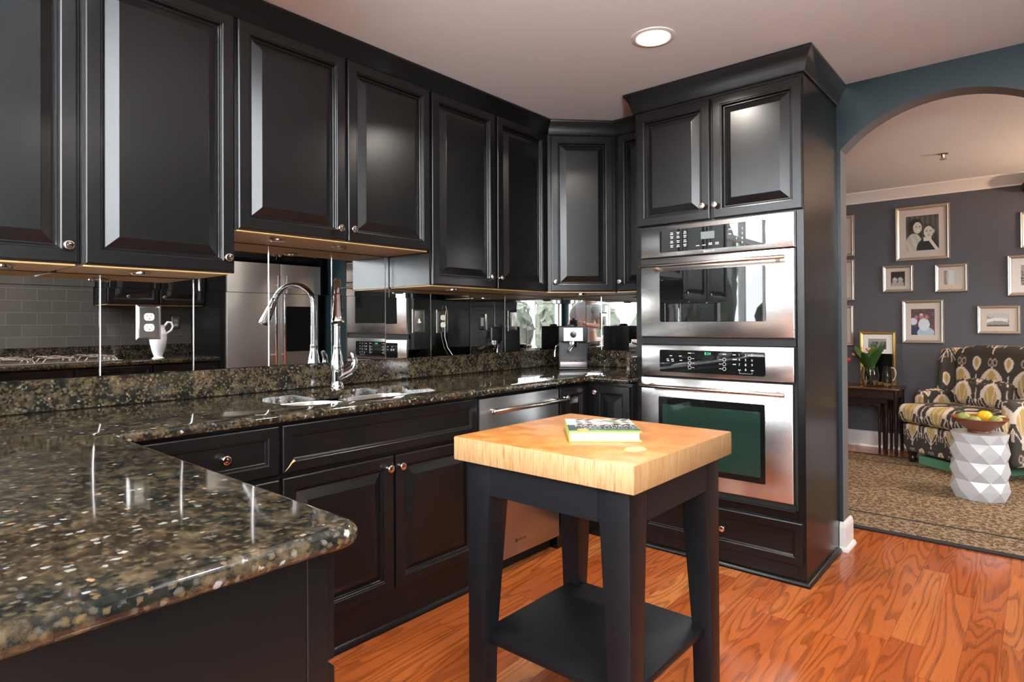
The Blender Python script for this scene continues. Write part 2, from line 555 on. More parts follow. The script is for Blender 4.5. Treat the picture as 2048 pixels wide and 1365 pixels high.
def obj(name, bm, mat, parent=None, smooth=35, origin=None, recalc=True, label=None):
    """bm is in world coordinates; the mesh is stored in the frame of the parent's root (or about origin)."""
    if recalc:
        bmesh.ops.recalc_face_normals(bm, faces=bm.faces)
    me = bpy.data.meshes.new(name)
    if parent is not None:
        bm.transform(root_matrix(parent).inverted())
    elif origin is not None:
        bm.transform(Matrix.Translation(-Vector(origin)))
    bm.to_mesh(me)
    bm.free()
    mats = mat if isinstance(mat, (list, tuple)) else [mat]
    for m in mats:
        me.materials.append(M[m])
    if smooth:
        me.shade_smooth()
        me.set_sharp_from_angle(angle=math.radians(smooth))
    o = bpy.data.objects.new(name, me)
    COL.objects.link(o)
    if parent is not None:
        o.parent = parent
    elif origin is not None:
        o.location = origin
        ROOTM[o.name] = Matrix.Translation(Vector(origin))
    if label:
        o['label'] = label
    return o


def struct(name, bm, mat, parent=None, **kw):
    o = obj(name, bm, mat, parent, **kw)
    if parent is None:
        o['kind'] = 'structure'
    return o


def dup(root, loc=None, rz=None, label=None, group=None):
    r = root.copy()
    COL.objects.link(r)
    if loc is not None:
        r.location = loc
    if rz is not None:
        r.rotation_euler = (0, 0, rz)
    ROOTM[r.name] = Matrix.Translation(r.location) @ Matrix.Rotation(r.rotation_euler[2], 4, 'Z')
    if label:
        r['label'] = label
    if group:
        r['group'] = group
    for ch in list(root.children):
        c = ch.copy()
        COL.objects.link(c)
        c.parent = r
        for g in list(ch.children):
            d = g.copy()
            COL.objects.link(d)
            d.parent = c
    return r


class Fr:
    """A wall frame: lx runs to the right along the wall, d out of it, z up."""
    def __init__(self, o, r, n):
        self.o, self.r, self.n = Vector(o), Vector(r).normalized(), Vector(n).normalized()

    def p(self, lx, d, z):
        return self.o + self.r * lx + self.n * d + Vector((0, 0, z))

    def rz(self):
        return math.atan2(self.r.y, self.r.x)


WORLD = Fr((0, 0, 0), (1, 0, 0), (0, -1, 0))        # back wall, facing the room (-y)
SINK = Fr((0, 0, 0), (0, 1, 0), (1, 0, 0))          # sink wall, facing +x
RANGE = Fr((XK, 0, 0), (0, -1, 0), (-1, 0, 0))      # range wall, facing -x
LIVING = Fr((0, YL, 0), (1, 0, 0), (0, -1, 0))


def nb():
    return bmesh.new()


def box(bm, x0, x1, y0, y1, z0, z1, bev=0.0, seg=2, mi=0):
    vs_ = [bm.verts.new((x, y, z)) for z in (z0, z1) for y in (y0, y1) for x in (x0, x1)]
    fs = []
    for q in ((0, 2, 3, 1), (4, 5, 7, 6), (0, 1, 5, 4), (2, 6, 7, 3), (0, 4, 6, 2), (1, 3, 7, 5)):
        f = bm.faces.new([vs_[i] for i in q])
        f.material_index = mi
        fs.append(f)
    if bev > 0:
        es = list({e for f in fs for e in f.edges})
        bmesh.ops.bevel(bm, geom=es, offset=bev, segments=seg, profile=0.5, affect='EDGES', clamp_overlap=True, material=-1)
    return vs_


def fbox(bm, fr, x0, x1, d0, d1, z0, z1, bev=0.0, seg=2, mi=0):
    """box in a wall frame"""
    vs_ = [bm.verts.new(fr.p(x, d, z)) for z in (z0, z1) for d in (d0, d1) for x in (x0, x1)]
    fs = []
    for q in ((0, 2, 3, 1), (4, 5, 7, 6), (0, 1, 5, 4), (2, 6, 7, 3), (0, 4, 6, 2), (1, 3, 7, 5)):
        f = bm.faces.new([vs_[i] for i in q])
        f.material_index = mi
        fs.append(f)
    if bev > 0:
        es = list({e for f in fs for e in f.edges})
        bmesh.ops.bevel(bm, geom=es, offset=bev, segments=seg, profile=0.5, affect='EDGES', clamp_overlap=True, material=-1)


def loops(bm, rings, cap0=True, cap1=True, mi=0):
    """skin closed rings of equal length"""
    prev = None
    first = None
    for ring in rings:
        cur = [bm.verts.new(p) for p in ring]
        if prev:
            n = len(cur)
            for i in range(n):
                f = bm.faces.new((prev[i], prev[(i + 1) % n], cur[(i + 1) % n], cur[i]))
                f.material_index = mi
        else:
            first = cur
        prev = cur
    if cap0:
        bm.faces.new(list(reversed(first))).material_index = mi
    if cap1:
        bm.faces.new(prev).material_index = mi


PANEL = [(0, 0.0), (0, 0.0165), (0.0016, 0.0186), (0.0045, 0.0200), (0.040, 0.0200), (0.0415, 0.0185), (0.044, 0.0175), (0.0465, 0.0175),
         (0.0485, 0.0145), (0.051, 0.0075), (0.0535, 0.0045), (0.057, 0.0045), (0.091, 0.0195), (0.0930, 0.0200)]
FLATP = [(0, 0.0), (0, 0.0165), (0.0016, 0.0186), (0.0045, 0.0200), (0.034, 0.0200), (0.0355, 0.0185), (0.038, 0.0175), (0.040, 0.0175),
         (0.042, 0.0150), (0.044, 0.0110), (0.046, 0.0100)]


def panel_door(bm, fr, x0, x1, z0, z1, d0, prof=PANEL, mi=0):
    rings = []
    for ins, h in prof:
        a, b, c, e = x0 + ins, x1 - ins, z0 + ins, z1 - ins
        rings.append([fr.p(a, d0 + h, c), fr.p(b, d0 + h, c), fr.p(b, d0 + h, e), fr.p(a, d0 + h, e)])
    loops(bm, rings, mi=mi)


def lathe(bm, prof, fr_o, axis=(0, 0, 1), n=24, mi=0, cap0=True, cap1=True):
    """profile [(r, h)] turned about an axis through fr_o"""
    o = Vector(fr_o)
    ax = Vector(axis).normalized()
    u = ax.orthogonal().normalized()
    w = ax.cross(u)
    rings = []
    for r, h in prof:
        r = max(r, 0.0004)
        rings.append([o + ax * h + (u * math.cos(t) + w * math.sin(t)) * r for t in (2 * math.pi * k / n for k in range(n))])
    loops(bm, rings, cap0, cap1, mi)


def tube(bm, pts, rad, n=12, mi=0):
    pts = [Vector(p) for p in pts]
    rads = rad if isinstance(rad, (list, tuple)) else [rad] * len(pts)
    rings = []
    t0 = (pts[1] - pts[0]).normalized()
    u = t0.orthogonal().normalized()
    for i, p in enumerate(pts):
        a = pts[max(i - 1, 0)]
        b = pts[min(i + 1, len(pts) - 1)]
        t = (b - a).normalized()
        u = (u - t * u.dot(t)).normalized()
        w = t.cross(u)
        rings.append([p + (u * math.cos(q) + w * math.sin(q)) * rads[i] for q in (2 * math.pi * k / n for k in range(n))])
    loops(bm, rings, mi=mi)


def prism(bm, poly, z0, z1, bev=0.0, mi=0):
    b = [bm.verts.new((x, y, z0)) for x, y in poly]
    t = [bm.verts.new((x, y, z1)) for x, y in poly]
    n = len(poly)
    fs = [bm.faces.new(list(reversed(b))), bm.faces.new(t)]
    for i in range(n):
        fs.append(bm.faces.new((b[i], b[(i + 1) % n], t[(i + 1) % n], t[i])))
    for f in fs:
        f.material_index = mi
    if bev:
        bmesh.ops.bevel(bm, geom=list({e for f in fs for e in f.edges}), offset=bev, segments=2, profile=0.5, affect='EDGES', material=-1)


def sweep(bm, path, prof, closed=False):
    """sweep a profile [(out, z)] along a plan polyline, mitred; 'out' is to the right-hand side of travel"""
    pts = [Vector((x, y)) for x, y in path]
    n = len(pts)
    rings = []
    for i, p in enumerate(pts):
        def nrm(a, b):
            d = (b - a).normalized()
            return Vector((d.y, -d.x))
        ns = []
        if i > 0 or closed:
            ns.append(nrm(pts[i - 1], p))
        if i < n - 1 or closed:
            ns.append(nrm(p, pts[(i + 1) % n]))
        m = sum(ns, Vector((0, 0)))
        m.normalize()
        k = 1.0 / max(0.2, m.dot(ns[0]))
        rings.append([Vector((p.x + m.x * o * k, p.y + m.y * o * k, z)) for o, z in prof])
    if closed:
        rings.append(rings[0])
    loops(bm, rings, not closed, not closed)


_txt_cache = {}


def text(bm, s, size, o, right, up, lift=0.0006, mi=0, align='LEFT'):
    """flat lettering as mesh faces at o, in the plane right/up"""
    key = (s, align)
    if key not in _txt_cache:
        cu = bpy.data.curves.new('txt', 'FONT')
        cu.body = s
        cu.align_x = align
        cu.resolution_u = 3
        ob = bpy.data.objects.new('txt', cu)
        COL.objects.link(ob)
        bpy.context.view_layer.update()
        dg = bpy.context.evaluated_depsgraph_get()
        me = bpy.data.meshes.new_from_object(ob.evaluated_get(dg))
        _txt_cache[key] = ([tuple(v.co) for v in me.vertices], [tuple(p.vertices) for p in me.polygons])
        bpy.data.objects.remove(ob)
        bpy.data.curves.remove(cu)
        bpy.data.meshes.remove(me)
    vv, ff = _txt_cache[key]
    right, up = Vector(right).normalized(), Vector(up).normalized()
    nrm = right.cross(up)
    o = Vector(o)
    nv = [bm.verts.new(o + right * (v[0] * size) + up * (v[1] * size) + nrm * lift) for v in vv]
    for f in ff:
        try:
            bm.faces.new([nv[i] for i in f]).material_index = mi
        except ValueError:
            pass


def rgrid(x0, x1, y0, y1, z0, z1, r, step, bulge=0.0):
    """dense rounded box as a bmesh"""
    bm = nb()
    nx, ny, nz = [max(2, int(math.ceil((b - a) / step))) for a, b in ((x0, x1), (y0, y1), (z0, z1))]
    idx = {}
    c = Vector(((x0 + x1) / 2, (y0 + y1) / 2, (z0 + z1) / 2))
    h = Vector(((x1 - x0) / 2, (y1 - y0) / 2, (z1 - z0) / 2))

    def vert(i, j, k):
        key = (i, j, k)
        if key not in idx:
            p = Vector((-h.x + 2 * h.x * i / nx, -h.y + 2 * h.y * j / ny, -h.z + 2 * h.z * k / nz))
            inner = Vector([max(-(h[a] - r), min(h[a] - r, p[a])) for a in range(3)])
            d = p - inner
            if d.length > 1e-9:
                d = d.normalized() * r
            q = inner + d
            if bulge:
                fx, fy, fz = p.x / h.x, p.y / h.y, p.z / h.z
                q.z += (1 if fz > 0 else -0.3) * bulge * (1 - fx * fx) * (1 - fy * fy) * abs(fz)
                q.y += math.copysign(bulge * 0.5, fy) * (1 - fx * fx) * (1 - fz * fz) * abs(fy)
            idx[key] = bm.verts.new(c + q)
        return idx[key]

    def quad(a, b, c_, d):
        bm.faces.new((vert(*a), vert(*b), vert(*c_), vert(*d)))
    for i in range(nx):
        for j in range(ny):
            quad((i, j, 0), (i, j + 1, 0), (i + 1, j + 1, 0), (i + 1, j, 0))
            quad((i, j, nz), (i + 1, j, nz), (i + 1, j + 1, nz), (i, j + 1, nz))
        for k in range(nz):
            quad((i, 0, k), (i + 1, 0, k), (i + 1, 0, k + 1), (i, 0, k + 1))
            quad((i, ny, k), (i, ny, k + 1), (i + 1, ny, k + 1), (i + 1, ny, k))
    for j in range(ny):
        for k in range(nz):
            quad((0, j, k), (0, j, k + 1), (0, j + 1, k + 1), (0, j + 1, k))
            quad((nx, j, k), (nx, j + 1, k), (nx, j + 1, k + 1), (nx, j, k + 1))
    return bm


def paint(o, fn):
    """store a colour per vertex from fn(co, normal)"""
    me = o.data
    at = me.color_attributes.new('pattern', 'FLOAT_COLOR', 'POINT')
    nrm = me.vertex_normals
    for i, v in enumerate(me.vertices):
        c = fn(v.co, nrm[i].vector)
        at.data[i].color = (c[0], c[1], c[2], 1)


# ------------------------------------------------------------------ the setting
def slab(name, mat, *a):
    bm = nb()
    box(bm, *a)
    return struct(name, bm, mat, smooth=0)


slab('floor', 'floor', -0.8, 5.5, YR - 0.3, YL + 0.3, -0.06, 0.0)
slab('ceiling', 'ceiling', -0.8, 5.5, YS, YL + 0.3, HC, HC + 0.1)
slab('ceiling_sunroom', 'ceiling', -0.3, 5.5, YR - 0.3, YS - 0.1, HS, HS + 0.1)
slab('wall_soffit', 'teal', -0.12, XK, YS - 0.1, YS - 0.0005, HC - 0.0, HS + 0.1)


def holed_wall(name, fr, a0, a1, thick, holes, mat, top=HC):
    """wall along a frame, its room face at d=0, with rectangular holes (x0, x1, z0, z1)"""
    bm = nb()
    xs = sorted({a0, a1, *[h[0] for h in holes], *[h[1] for h in holes]})
    for xa, xb in zip(xs, xs[1:]):
        hh = [h for h in holes if h[0] <= xa and h[1] >= xb]
        if hh:
            fbox(bm, fr, xa, xb, -thick, 0, 0, hh[0][2])
            fbox(bm, fr, xa, xb, -thick, 0, hh[0][3], top)
        else:
            fbox(bm, fr, xa, xb, -thick, 0, 0, top)
    bmesh.ops.remove_doubles(bm, verts=bm.verts, dist=1e-5)
    return struct(name, bm, mat, smooth=0)


REAR = Fr((0, YR, 0), (-1, 0, 0), (0, 1, 0))
SIDE = Fr((XR, 0, 0), (0, -1, 0), (-1, 0, 0))
LIV_R = Fr((5.0, 0, 0), (0, -1, 0), (-1, 0, 0))
holed_wall('wall_left', SINK, YS - 0.1, 0.12, 0.12, [], 'teal')
holed_wall('wall_sunroom_left', SINK, YR, YS - 0.1, 0.12, LEFT_WINDOWS, 'teal', HS)
holed_wall('wall_right', RANGE, -0.0, 3.3, 0.12, [], 'teal', HS)
holed_wall('wall_rear', REAR, -XR, 0.0, 0.15, [(-b, -a, c, d) for a, b, c, d in REAR_WINDOWS], 'teal', HS)
holed_wall('wall_side', SIDE, 3.3, -YR, 0.15, [(-b, -a, c, d) for a, b, c, d in SIDE_WINDOWS], 'teal', HS)
slab('wall_return', 'teal', XK + 0.12, XR, -3.3, -3.18, 0, HS)
holed_wall('wall_far', LIVING, -0.6, 5.0, 0.12, [], 'slate')
holed_wall('wall_far_right', LIV_R, -YL, -0.12, 0.15, [(-b, -a, c, d) for a, b, c, d in LIVING_WINDOWS], 'cream_wall')
slab('wall_far_left', 'slate', -0.72, -0.6, 0.0, YL + 0.12, 0, HC)

# back wall with the arched opening
AX0, AX1, AR, ATOP = 1.812, 2.718, 0.615, 2.297
acx = (AX0 + AX1) / 2
half = (AX1 - AX0) / 2
ang = math.asin(half / AR)
arc = [(acx + AR * math.sin(t), ATOP - AR + AR * math.cos(t)) for t in (-ang + 2 * ang * k / 48 for k in range(49))]
outline = [(-0.6, 0), (AX0, 0)] + arc + [(AX1, 0), (5.0, 0), (5.0, HC), (-0.6, HC)]
bm = nb()
va = [bm.verts.new((x, 0.0, z)) for x, z in outline]
vb = [bm.verts.new((x, 0.12, z)) for x, z in outline]
n = len(outline)
fa = bm.faces.new(va)
fb_ = bm.faces.new(list(reversed(vb)))
for i in range(n):
    f = bm.faces.new((va[i], vb[i], vb[(i + 1) % n], va[(i + 1) % n]))
    f.material_index = 1
fb_.material_index = 1
bm.normal_update()
bmesh.ops.triangulate(bm, faces=[fa, fb_])
struct('wall_back', bm, ['teal', 'jamb'], smooth=20)

# white baseboards
BB = [(0, 0), (0.030, 0), (0.030, 0.008), (0.024, 0.018), (0.016, 0.022), (0.016, 0.120), (0.012, 0.138), (0.006, 0.146), (0, 0.148)]
bm = nb()
sweep(bm, [(AX0, 0.15), (AX0, 0.0), (1.797, 0.0)][::-1], BB)
struct('baseboard_arch_left', bm, 'white_trim', smooth=0)
bm = nb()
box(bm, AX1, 3.0, -0.016, 0.0, 0, 0.148, 0.003)
struct('baseboard_arch_right', bm, 'white_trim', smooth=0)
bm = nb()
sweep(bm, [(-0.6, YL), (5.0, YL)], BB)
struct('baseboard_far', bm, 'white_trim', smooth=0)
CR = [(0, HC), (0.085, HC), (0.085, HC - 0.012), (0.070, HC - 0.022), (0.040, HC - 0.050), (0.022, HC - 0.076), (0.014, HC - 0.085), (0.014, HC - 0.100), (0, HC - 0.100)]
bm = nb()
sweep(bm, [(-0.6, YL), (5.0, YL)], CR)
struct('trim_1', bm, 'white_trim', smooth=25)
bm = nb()
for (a, b) in ((0.0, 5.2),):
    fbox(bm, REAR, -b, -a, 0, 0.016, 0, 0.14, 0.003)
struct('baseboard_rear', bm, 'white_trim', smooth=0)


def window(idx, fr, x0, x1, z0, z1, lights):
    bm = nb()
    w = 0.055
    fbox(bm, fr, x0 - 0.08, x1 + 0.08, 0.0, 0.022, z1, z1 + 0.09, 0.003)
    fbox(bm, fr, x0 - 0.08, x0, 0.0, 0.020, z0 - 0.02, z1, 0.003)
    fbox(bm, fr, x1, x1 + 0.08, 0.0, 0.020, z0 - 0.02, z1, 0.003)
    fbox(bm, fr, x0 - 0.10, x1 + 0.10, 0.0, 0.05, z0 - 0.05, z0 - 0.012, 0.004)
    for k in range(lights + 1):
        xm = x0 + (x1 - x0) * k / lights
        fbox(bm, fr, max(x0, xm - w / 2), min(x1, xm + w / 2), -0.09, -0.02, z0, z1)
    zs_ = [z0 + w / 2, z1 - w / 2] + ([z0 + (z1 - z0) * 0.35, z0 + (z1 - z0) * 0.68] if z1 - z0 > 2 else [(z0 + z1) / 2])
    for za, zb in ((q - w / 2, q + w / 2) for q in zs_):
        fbox(bm, fr, x0, x1, -0.088, -0.022, za, zb)
    o = struct('window_%d' % idx, bm, 'white_door', smooth=0)
    bm = nb()
    fbox(bm, fr, x0, x1, -0.060, -0.056, z0, z1)
    obj('window_pane', bm, 'pane', o, smooth=0)


wi = 1
for a, b, c, d in REAR_WINDOWS:
    window(wi, REAR, -b, -a, c, d, 3)
    wi += 1
for a, b, c, d in SIDE_WINDOWS:
    window(wi, SIDE, -b, -a, c, d, 2)
    wi += 1
for a, b, c, d in LEFT_WINDOWS:
    window(wi, SINK, a, b, c, d, 3)
    wi += 1
for a, b, c, d in LIVING_WINDOWS:
    window(wi, LIV_R, -b, -a, c, d, 2)
    wi += 1

# garden beyond the windows
bm = nb()
box(bm, -25, 35, -34, 6, -0.7, -0.6)
struct('ground', bm, 'bounce_ground', smooth=0)  # pale ground made up to bounce sunlight up to the ceiling
SHRUBS = [(-6.0 + k * 2.0, -13.0 + 0.5 * math.sin(k * 2.1), 2.6 + 0.5 * math.sin(k * 1.7), 0.85, 'rear') for k in range(2, 10)]
SHRUBS += [(-4.2 + 0.35 * math.sin(k * 2.6), -5.0 - 2.35 * k, 5.4 + 0.6 * math.sin(k * 1.9), 0.98, 'left side, added to hide sky from its') for k in range(4)]  # tall left row added to keep bright sky out of the oven steel
for x, y, h, w, where in SHRUBS:
    bm = nb()
    bmesh.ops.create_icosphere(bm, subdivisions=4, radius=1.0, matrix=Matrix.Translation((x, y, h * 0.5 - 0.45)) @ Matrix.Diagonal((w, w, h * 0.5, 1)))
    for v in bm.verts:
        v.co += Vector((random.uniform(-1, 1), random.uniform(-1, 1), random.uniform(-1, 1))) * 0.10
    hd = obj('evergreen_shrub', bm, 'hedge', origin=(x, y, -0.6), smooth=0)
    tag(hd, 'clipped green shrub in the garden row outside the %s windows' % where, 'shrub', 'garden shrubs outside the %s windows' % where)


# ------------------------------------------------------------------ lamps
def ceiling_lamp(x, y, label, power, color=(1.0, 0.92, 0.83), r=0.070):
    t = thing('recessed_ceiling_light', label, 'ceiling light', (x, y, HC), 0, 'recessed ceiling lights')
    bm = nb()
    rings = [[(x + rr * math.cos(a), y + rr * math.sin(a), z) for a in (2 * math.pi * k / 40 for k in range(40))]
             for rr, z in ((r + 0.024, HC - 0.0005), (r + 0.023, HC - 0.004), (r + 0.006, HC - 0.007), (r, HC - 0.003))]
    loops(bm, [[Vector(p) for p in q] for q in rings], False, False)
    obj('trim_ring', bm, 'white_trim', t)
    bm = nb()
    bmesh.ops.create_circle(bm, cap_ends=True, radius=r, segments=40, matrix=Matrix.Translation((x, y, HC - 0.003)))
    obj('lens', bm, 'lens', t, smooth=0)
    d = bpy.data.lights.new('ceiling_bulb', 'AREA')
    d.shape = 'DISK'
    d.size = r * 1.9
    d.energy = power
    d.color = color
    d.spread = math.radians(150)
    o = bpy.data.objects.new('ceiling_bulb', d)
    COL.objects.link(o)
    o.location = (x, y, HC - 0.012)
    return t


ceiling_lamp(1.338, -1.148, 'round recessed ceiling light glowing white above the kitchen cart', 26)
ceiling_lamp(2.75, -1.15, 'round recessed ceiling light near the arched opening', 20)
ceiling_lamp(2.35, -2.60, 'round recessed ceiling light beside the cooking range', 20)
ceiling_lamp(3.2, 1.5, 'round recessed ceiling light in the sitting room', 28, (1.0, 0.74, 0.54))
ceiling_lamp(0.7, 1.3, 'round recessed ceiling light in the far corner of the sitting room', 26, (1.0, 0.78, 0.60))


# ------------------------------------------------------------------ cabinets
_knob = {}


def knob(parent, fr, lx, d, z, mat='nickel', name='knob'):
    """small turned mushroom knob on a door or drawer front"""
    bm = nb()
    prof = [(0.0075, 0.0), (0.0075, 0.002), (0.0050, 0.005), (0.0046, 0.011), (0.0085, 0.015), (0.0140, 0.0195), (0.0155, 0.0235),
            (0.0146, 0.0275), (0.0118, 0.0295), (0.0095, 0.0290), (0.0055, 0.0300), (0.0010, 0.0304)]
    lathe(bm, prof, fr.p(lx, d, z), fr.n, 24)
    return obj(name, bm, mat, parent, smooth=50)


def door(parent, fr, x0, x1, z0, z1, d0, kn=None, prof=PANEL, name='door'):
    bm = nb()
    panel_door(bm, fr, x0, x1, z0, z1, d0, prof)
    o = obj(name, bm, 'black', parent, smooth=0)
    if kn:
        knob(o, fr, kn[0], d0 + 0.0198, kn[1])
    return o


def puck(x, y, z, label):
    t = thing('puck_light', label, 'puck light', (x, y, z), 0, 'puck lights under the upper cabinets')
    bm = nb()
    lathe(bm, [(0.031, 0.0), (0.034, -0.003), (0.034, -0.009), (0.030, -0.012), (0.024, -0.011)], (x, y, z), (0, 0, 1), 28, cap1=False)
    obj('rim', bm, 'chrome', t)
    bm = nb()
    lathe(bm, [(0.024, -0.011), (0.012, -0.0125), (0.001, -0.013)], (x, y, z), (0, 0, 1), 28, cap0=False)
    obj('lens', bm, 'puck_lens', t)


def upper(label, fr, x0, x1, z0, doors, base_loc, depth=0.325):
    t = thing('upper_cabinet', label, 'kitchen cabinet', base_loc, fr.rz(), 'black upper cabinets')
    bm = nb()
    fbox(bm, fr, x0 + 0.0005, x1 - 0.0005, 0.0, depth, z0, 2.345)
    obj('cabinet_body', bm, 'black', t, smooth=0)
    bm = nb()
    fbox(bm, fr, x0 + 0.010, x1 - 0.010, 0.010, depth - 0.004, z0 - 0.0055, z0 - 0.0002)
    obj('underside_panel', bm, 'maple', t, smooth=0, label='bare maple underside panel')
    for a, b, kn in doors:
        door(t, fr, a, b, z0 + 0.002, 2.343, depth + 0.001, kn)
    return t


ZU, ZB = 1.389, 1.555
upper('black upper cabinet cut off by the left edge of the photo, one raised panel door', SINK, -3.475, -2.993, ZU,
      [(-3.468, -3.003, (-3.030, 1.442))], (0, -3.23, ZU))
upper('single-door black upper cabinet with knob at lower right, left of the sink cabinet', SINK, -2.992, -2.507, ZU,
      [(-2.982, -2.515, (-2.546, 1.442))], (0, -2.75, ZU))
upper('shorter two-door black upper cabinet mounted higher, directly over the sink', SINK, -2.506, -1.546, ZB,
      [(-2.499, -2.036, (-2.072, 1.604)), (-2.021, -1.556, (-2.006, 1.606))], (0, -2.03, ZB))
upper('two-door black upper cabinet between the sink cabinet and the angled corner cabinet', SINK, -1.545, -0.610, ZU,
      [(-1.538, -1.080, (-1.131, 1.447)), (-1.060, -0.622, (-1.050, 1.447))], (0, -1.08, ZU))

# angled corner cabinet
DIAG = Fr((0.325, -0.585, 0), (0.295, 0.300, 0), (0.300, -0.295, 0))
t = thing('upper_cabinet', 'angled corner black upper cabinet with one narrow door above the espresso machine', 'kitchen cabinet', (0.2, -0.2, ZU), DIAG.rz(), 'black upper cabinets')
bm = nb()
prism(bm, [(0.0005, -0.609), (0.325, -0.609), (0.325, -0.585), (0.620, -0.285), (0.620, -0.0005), (0.0005, -0.0005)], ZU, 2.345)
obj('cabinet_body', bm, 'black', t, smooth=0)
bm = nb()
prism(bm, [(0.012, -0.595), (0.315, -0.595), (0.610, -0.280), (0.610, -0.012), (0.012, -0.012)], ZU - 0.0055, ZU - 0.0002)
obj('underside_panel', bm, 'maple', t, smooth=0, label='bare maple underside panel')
door(t, DIAG, 0.020, 0.402, ZU + 0.002, 2.343, 0.001, (0.043, 1.446))
upper('narrow black upper cabinet squeezed between the corner cabinet and the oven tower', WORLD, 0.621, 0.938, ZU,
      [(0.650, 0.930, (0.672, 1.447))], (0.78, 0, ZU), 0.285)

# crown moulding of the wall cabinets
CROWN = [(0.0, 2.3455), (0.007, 2.3455), (0.011, 2.352), (0.016, 2.375), (0.026, 2.402), (0.038, 2.420), (0.040, 2.426), (0.040, 2.434), (0.0, 2.434)]
bm = nb()
sweep(bm, [(0.327, -3.48), (0.327, -0.588), (0.617, -0.289), (0.938, -0.289)], CROWN)
o = obj('crown_moulding', bm, 'black', smooth=25, origin=(0.34, -1.9, 2.3455))
tag(o, 'long black crown moulding running along the tops of the wall cabinets', 'crown moulding')

for x, y, z, l in ((0.240, -2.794, 1.3832, 'chrome puck light under the single-door cabinet left of the sink'),
                   (0.240, -3.170, 1.3832, 'chrome puck light under the leftmost wall cabinet'),
                   (0.240, -2.291, 1.5492, 'chrome puck light under the sink cabinet, left of two'),
                   (0.216, -1.985, 1.5492, 'chrome puck light under the sink cabinet, right of two'),
                   (0.235, -1.306, 1.3832, 'chrome puck light under the two-door cabinet right of the sink'),
                   (0.420, -0.370, 1.3832, 'chrome puck light under the angled corner cabinet')):
    puck(x, y, z, l)

# oven tower
TX0, TX1, TY = 0.9405, 1.795, 0.600
t = thing('oven_cabinet', 'tall black oven tower cabinet beside the arch with two small doors on top', 'oven cabinet', (1.368, -0.3, 0))
bm = nb()
fbox(bm, WORLD, TX0, 0.9840, 0.0005, TY, 0.0, 2.330, 0.0015, 1)
fbox(bm, WORLD, 1.7620, TX1, 0.0005, TY, 0.0, 2.330, 0.0015, 1)
fbox(bm, WORLD, 0.9840, 1.7620, 0.0005, TY - 0.0005, 0.0, 0.330)
fbox(bm, WORLD, 0.9840, 1.7620, 0.0005, TY - 0.0005, 1.702, 2.330)
fbox(bm, WORLD, 0.9840, 1.7620, 0.0005, 0.02, 0.330, 1.702)
obj('cabinet_body', bm, 'black', t, smooth=0)
door(t, WORLD, 0.957, 1.362, 1.711, 2.310, TY + 0.001, (1.334, 1.776))
door(t, WORLD, 1.378, 1.792, 1.711, 2.310, TY + 0.001, (1.396, 1.774))
bm = nb()
panel_door(bm, WORLD, 0.975, 1.784, 0.093, 0.285, TY + 0.001, FLATP)
dr = obj('drawer', bm, 'black', t, smooth=0)
knob(dr, WORLD, 1.418, TY + 0.011, 0.190)
SHOE = [(0, 0.0005), (0.019, 0.0005), (0.019, 0.006), (0.016, 0.014), (0.010, 0.020), (0.0, 0.023)]
bm = nb()
sweep(bm, [(TX0, -TY), (TX1, -TY), (TX1, -0.034)], [(o_ + 0.0005, z) for o_, z in SHOE])
obj('base_moulding', bm, 'black', t, smooth=30)
CROWN_T = [(0.0, 2.3305), (0.008, 2.3305), (0.012, 2.338), (0.018, 2.362), (0.030, 2.396), (0.046, 2.418), (0.049, 2.424), (0.049, 2.434), (0.0, 2.434)]
bm = nb()
sweep(bm, [(TX0, -0.345), (TX0, -TY), (TX1, -TY), (TX1, -0.001)], CROWN_T)
fbox(bm, WORLD, TX0 + 0.001, TX1 - 0.001, 0.001, TY - 0.001, 2.331, 2.430)
obj('cabinet_crown', bm, 'black', t, smooth=25)


def bar_handle(parent, fr, x0, x1, dface, dbar, z, r=0.0100, post=0.045, mat='handle_steel', vertical=False, z1=None, px=None):
    bm = nb()
    if vertical:
        tube(bm, [fr.p(x0, dbar, z), fr.p(x0, dbar, z + 0.001), fr.p(x0, dbar, z1 - 0.001), fr.p(x0, dbar, z1)], [r * .9, r, r, r * .9], 14)
        for zz in (z + post, z1 - post):
            tube(bm, [fr.p(x0, dface, zz), fr.p(x0, dbar, zz)], r * 0.7, 10)
    else:
        tube(bm, [fr.p(x0, dbar, z), fr.p(x0 + .001, dbar, z), fr.p(x1 - .001, dbar, z), fr.p(x1, dbar, z)], [r * .9, r, r, r * .9], 14)
        for xx in (x0 + post, x1 - post):
            tube(bm, [fr.p(xx, dface, z), fr.p(xx, dbar - 0.001, z)], [r * 1.2, r * 0.7], 10)
    return obj('handle', bm, mat, parent, smooth=50)


def steel_front(parent, name, fr, x0, x1, z0, z1, d0, d1, mat='steel'):
    bm = nb()
    rings = []
    for ins, d in ((0, d0), (0, d1 - 0.006), (0.0015, d1 - 0.002), (0.005, d1)):
        rings.append([fr.p(x0 + ins, d, z0 + ins), fr.p(x1 - ins, d, z0 + ins), fr.p(x1 - ins, d, z1 - ins), fr.p(x0 + ins, d, z1 - ins)])
    loops(bm, rings)
    return obj(name, bm, mat, parent, smooth=30)


def round_plate(bm, fr, x0, x1, z0, z1, d0, d1, r, n=6, mi=0):
    def ring(i, d):
        pts = []
        for cx, cz, a0 in ((x1 - r, z1 - r, 0), (x0 + r, z1 - r, 90), (x0 + r, z0 + r, 180), (x1 - r, z0 + r, 270)):
            for k in range(n + 1):
                a = math.radians(a0 + 90 * k / n)
                pts.append(fr.p(cx + (r - i) * math.cos(a), d, cz + (r - i) * math.sin(a)))
        return pts
    loops(bm, [ring(0, d0), ring(0, d1 - 0.0005), ring(0.0008, d1)], mi=mi)


R_, U_ = (1, 0, 0), (0, 0, 1)
